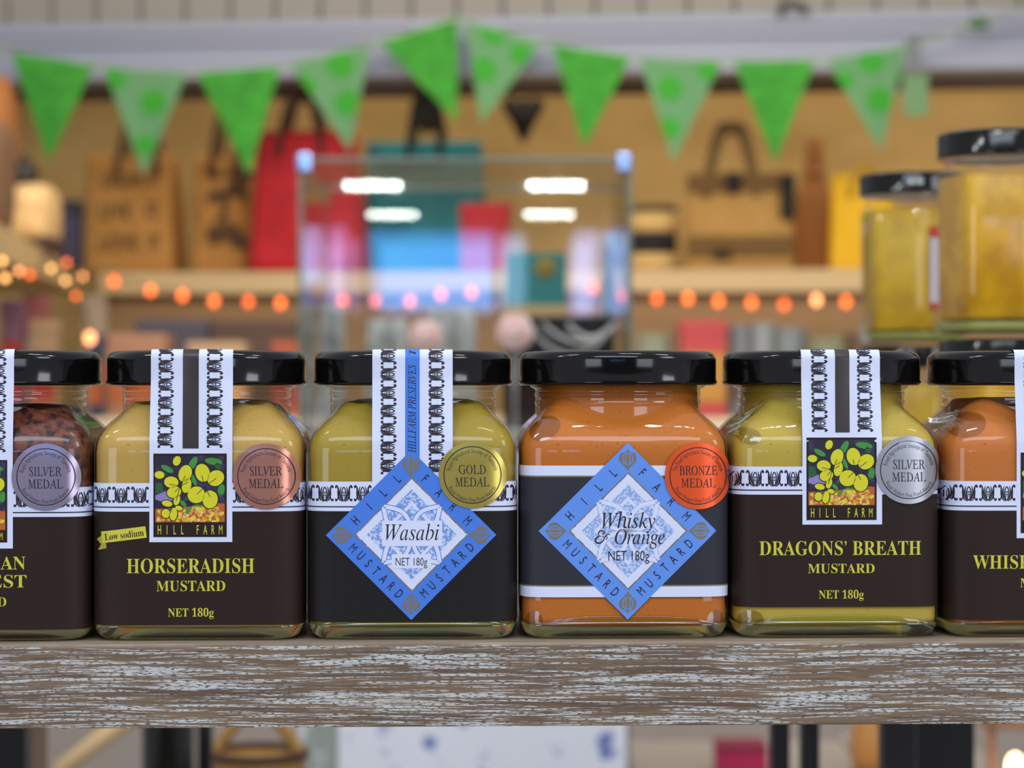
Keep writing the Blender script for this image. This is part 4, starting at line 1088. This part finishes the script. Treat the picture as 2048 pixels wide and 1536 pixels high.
hexjar('black-lidded honey jar in front of the yellow bag, with a red-edged sticker', 1824, 1.27, SHELF+.0945+.0005, -.45, HONEY2, PI/3)
hexjar('golden honey jar stacked in the upper layer and cut off at the right edge', 2001, 1.06, SHELF+.0945+.0005, -.2, HONEY, PI/3)
hexjar('honey jar in the lower layer under the farther stacked honey jar', 1826, 1.27, SHELF+.0005, -.25, HONEY2, None)
hexjar('honey jar in the lower layer under the nearer stacked honey jar', 2003, 1.06, SHELF+.0005, .1, HONEY, None)
for px, Y in ((1836, 1.27), (2003, 1.06)): pass

# ---- seen below the front shelf
BLKM = pm('metal_black', (34, 31, 30), .45)
M_ = Matrix.Rotation(-sh.rotation_euler.z, 4, 'Z')
def shelf_leg(px0, px1, Y):
    x0, x1 = (px0-1024)*K*Y, (px1-1024)*K*Y
    c = M_ @ Vector(((x0+x1)/2, Y-.6425, 0)); bm = bmesh.new(); d = max(.015, (x1-x0))*.5
    add_box(bm, (c.x-(x1-x0)/2, c.y, -SHELF+.001), (c.x+(x1-x0)/2, c.y+2*d, -.0234), .001); mesh_obj('leg', bm, BLKM, sh, False)
for q in ((-30, 50, 1.3), (1545, 1580, 1.3), (1606, 1640, 1.3), (1768, 1832, 1.25), (1834, 1950, 1.32)): shelf_leg(*q)
low = thing('lower_shelf', 'dark lower shelf of the stand under the front shelf', 'shelf', (0, 1.75, 0))
bm = bmesh.new(); add_box(bm, (-.7, -.1, .93), (.7, .5, .95), .002); mesh_obj('board', bm, pm('low_board', (92, 80, 70), .6), low, False)
for x in (-.68, .66):
    bm = bmesh.new(); add_box(bm, (x, -.08, 0), (x+.02, .4, .9295)); mesh_obj('leg', bm, BLKM, low, False)
def P2(px, Y): return (px-1024)*K*Y
bo = thing('bottle', 'tall black bottle under the front shelf at the left', 'bottle', (P2(336, 1.8), 1.8, .95))
bm = bmesh.new(); add_lathe(bm, [(.019, 0), (.0205, .003), (.0205, .20), (.0205, .235), (.0175, .255), (.009, .275), (.008, .30)], 40); mesh_obj('bottle_body', bm, pm('bottle_black', (26, 27, 22), .12), bo, True, 50)
bm = bmesh.new(); add_lathe(bm, [(.0095, .285), (.0095, .318), (.008, .32)], 24); mesh_obj('cap', bm, BLKM, bo)
bo = thing('bottle', 'slim dark bottle right beside the tall black bottle under the shelf', 'bottle', (P2(410, 1.84), 1.84, .95))
bm = bmesh.new(); add_lathe(bm, [(.006, 0), (.0065, .002), (.0065, .22), (.004, .24), (.004, .27)], 24); mesh_obj('bottle_body', bm, MATS['bottle_black'], bo)
bm = bmesh.new(); add_lathe(bm, [(.0068, .208), (.0068, .217)], 24); mesh_obj('gold_collar', bm, pm('collar_gold', (240, 200, 120), .2, metal=.6), bo)
st = thing('wooden_stick', 'pale wooden stick leaning under the front shelf at the left', 'stick', (P2(60, 2.0), 2.0, .95))
bm = bmesh.new(); add_tube(bm, [(P2(70, 2.0)-P2(60, 2.0), 0.02, .0), (P2(120, 2.0)-P2(60, 2), .02, ZC-(1540-768)*K*2-.95), (P2(255, 2.0)-P2(60, 2), .02, ZC-(1440-768)*K*2-.95)], .009, 10); mesh_obj('stick_shaft', bm, pm('stick_wood', (222, 186, 136), .6), st)
bm = bmesh.new(); add_ball(bm, (P2(258, 2.0)-P2(60, 2), .02, ZC-(1436-768)*K*2-.95), .0105, 0, 2); mesh_obj('stick_knob', bm, MATS['stick_wood'], st)
tn = thing('tan_upright', 'tan wooden upright beside the black leg at the lower left corner', 'post', (P2(66, 1.55), 1.55, 0))
bm = bmesh.new(); add_box(bm, (-.006, 0, 0), (.006, .02, SHELF-.04), .001); mesh_obj('post_body', bm, pm('upright_tan', (160, 134, 106), .6), tn, False)
wk = thing('wicker_basket', 'tan wicker basket with a dark rim under the front shelf', 'basket', (P2(515, 2.1), 2.1, .95))
bm = bmesh.new(); add_lathe(bm, [(.03, 0), (.036, .04), (.042, .10), (.044, .135), (.041, .136), (.037, .10), (.02, .01)], 36); mesh_obj('basket_body', bm, STRAW, wk)
for a0 in (0,):
    bm = bmesh.new(); add_tube(bm, [(-.042+.084*i/16, 0, .13+.045*sin(PI*i/16)) for i in range(17)], .006, 8); mesh_obj('handle', bm, STRAW, wk)
bm = bmesh.new(); add_tube(bm, [(.044*cos(2*PI*i/36), .044*sin(2*PI*i/36), .136) for i in range(37)], .004, 6); mesh_obj('rim', bm, LIND, wk)
lt = thing('low_table', 'low pale table beyond the lower shelf at the right', 'table', (P2(1500, 3.2), 3.2, 0))
bm = bmesh.new(); add_box(bm, (-.15, 0, .83), (.4, .5, .85), .003); mesh_obj('table_top', bm, pm('table_pale', (176, 164, 150), .6), lt, False)
for x in (-.13, .37):
    for y in (.02, .45):
        bm = bmesh.new(); add_box(bm, (x, y, 0), (x+.02, y+.02, .8295)); mesh_obj('leg', bm, MATS['table_pale'], lt, False)
mg = thing('gift_box', 'magenta box on the low table under the front shelf', 'box', (P2(1486, 3.35), 3.35, .8505))
s = K*3.35
bm = bmesh.new(); hm = ZC-(1492-768)*s-.8505; add_box(bm, (-50*s, 0, 0), (50*s, .08, hm*.8), .002); mesh_obj('box_body', bm, pm('magenta', (196, 40, 90), .6), mg, False)
bm = bmesh.new(); add_box(bm, (-51*s, -.001, hm*.8+.0003), (51*s, .081, hm), .002); mesh_obj('box_lid', bm, pm('magenta_lid', (150, 40, 70), .6), mg, False)
vs_ = thing('jug', 'white and orange jug on the low table between the black legs', 'jug', (P2(1738, 3.4), 3.4, .8505))
bm = bmesh.new(); add_lathe(bm, [(.02, 0), (.028, .02), (.026, .06), (.016, .085), (.018, .1), (.015, .1), (.014, .085)], 32); mesh_obj('jug_body', bm, pm('jug_orange', (214, 150, 80), .4), vs_)
bm = bmesh.new(); add_tube(bm, [(-.018, 0, .092), (-.036, 0, .085), (-.042, 0, .06), (-.028, 0, .03)], .005, 8); mesh_obj('handle', bm, pm('jug_white', (226, 216, 204), .4), vs_)
wl = thing('candle_lantern', 'warm glowing lantern at the lower right corner under the front shelf', 'lantern', (P2(2030, 3.0), 3.0, .85))
s = K*3.0
bm = bmesh.new(); add_lathe(bm, [(.045, 0), (.047, .01), (.045, .02)], 32); mesh_obj('lantern_base', bm, pm('lantern_wood', (190, 130, 74), .6), wl)
bm = bmesh.new(); add_lathe(bm, [(.034, .0205), (.034, .05)], 32); mesh_obj('candle', bm, pm('candle_wax', (240, 220, 180), .5), wl)
bm = bmesh.new(); add_ball(bm, (0, 0, .075), .010, 0, 2, (1, 1, 1.6)); mesh_obj('flame', bm, emis('flame', (1, .72, .36), 9), wl)
bm = bmesh.new(); add_lathe(bm, [(.047, .13), (.05, .135), (.03, .16), (.01, .17)], 32); mesh_obj('lantern_top', bm, MATS['lantern_wood'], wl)
for a in range(4):
    bm = bmesh.new(); c, d = .043*cos(a*PI/2+.5), .043*sin(a*PI/2+.5); add_tube(bm, [(c, d, .02), (c, d, .1305)], .003, 6); mesh_obj('lantern_post', bm, MATS['lantern_wood'], wl)
lb = thing('lantern_table', 'small wooden table carrying the glowing lantern at the right', 'table', (P2(2080, 3.0), 2.96, 0))
bm = bmesh.new(); add_box(bm, (-.13, -.02, .83), (.25, .12, .8495), .003); mesh_obj('table_top', bm, pm('table_wood', (200, 150, 96), .6), lb, False)
for x in (-.1, .2):
    bm = bmesh.new(); add_box(bm, (x, .02, 0), (x+.02, .06, .8295)); mesh_obj('leg', bm, MATS['table_wood'], lb, False)

# ---- behind the viewer: the shop front and the lamp bars that mirror in the glass case
def mirror_x(px, Y): return (px-1024)*K*(2*Yc-Y)
def mirror_z(py, Y): return ZC+(768-py)*K*(2*Yc-Y)
SKYB = emis('window_blue', (.10, .40, 1.0), 6.5); SKYL = emis('window_pale', (.42, .52, 1.0), 6)
YW = -4.28
for k, (x0, x1, y0, y1, m) in enumerate(((740, 985, 464, 614, SKYB), (1000, 1050, 468, 610, emis('window_light', (.35, .62, 1.0), 5)), (1148, 1200, 462, 622, SKYL), (1214, 1250, 460, 626, SKYB), (600, 645, 455, 566, SKYL), (660, 692, 455, 610, emis('window_lilac', (.55, .42, .95), 5)))):
    X0, X1, Z0, Z1 = mirror_x(x0, YW), mirror_x(x1, YW), mirror_z(y1, YW), mirror_z(y0, YW)
    wnd = structure(slab('window_%d' % (k+1), (X0, YW, Z0), (X1, YW+.01, Z1), m))
YLB = .60
LEDM = emis('led_white', (.92, 1.0, .94), 170); HOUSE = pm('lamp_housing', (200, 200, 200), .4)
for px, lab in ((520, 'white lamp bar of six bulbs above the far left of the row'), (745, 'white lamp bar of six bulbs above the left of the row'), (1112, 'white lamp bar of six bulbs above the right of the row'), (1325, 'white lamp bar of six bulbs above the far right of the row')):
    x = mirror_x(px, YLB); z = mirror_z(371, YLB)
    root = thing('lamp_bar', lab, 'lamp', (x, YLB, z), 0, 'lamp bars over the display')
    bm = bmesh.new(); add_box(bm, (-.08, -.05, -.010), (.08, -.0075, .010), .003); mesh_obj('housing', bm, HOUSE, root, False)
    bm = bmesh.new(); add_tube(bm, [(0, -.03, .012), (0, -.03, 3.35-z)], .004, 8); mesh_obj('rod', bm, HOUSE, root)
    for i in range(6):
        bm = bmesh.new(); add_ball(bm, ((i-2.5)*.0208, 0, 0), .0055, 0, 2); mesh_obj('bulb', bm, LEDM, root)
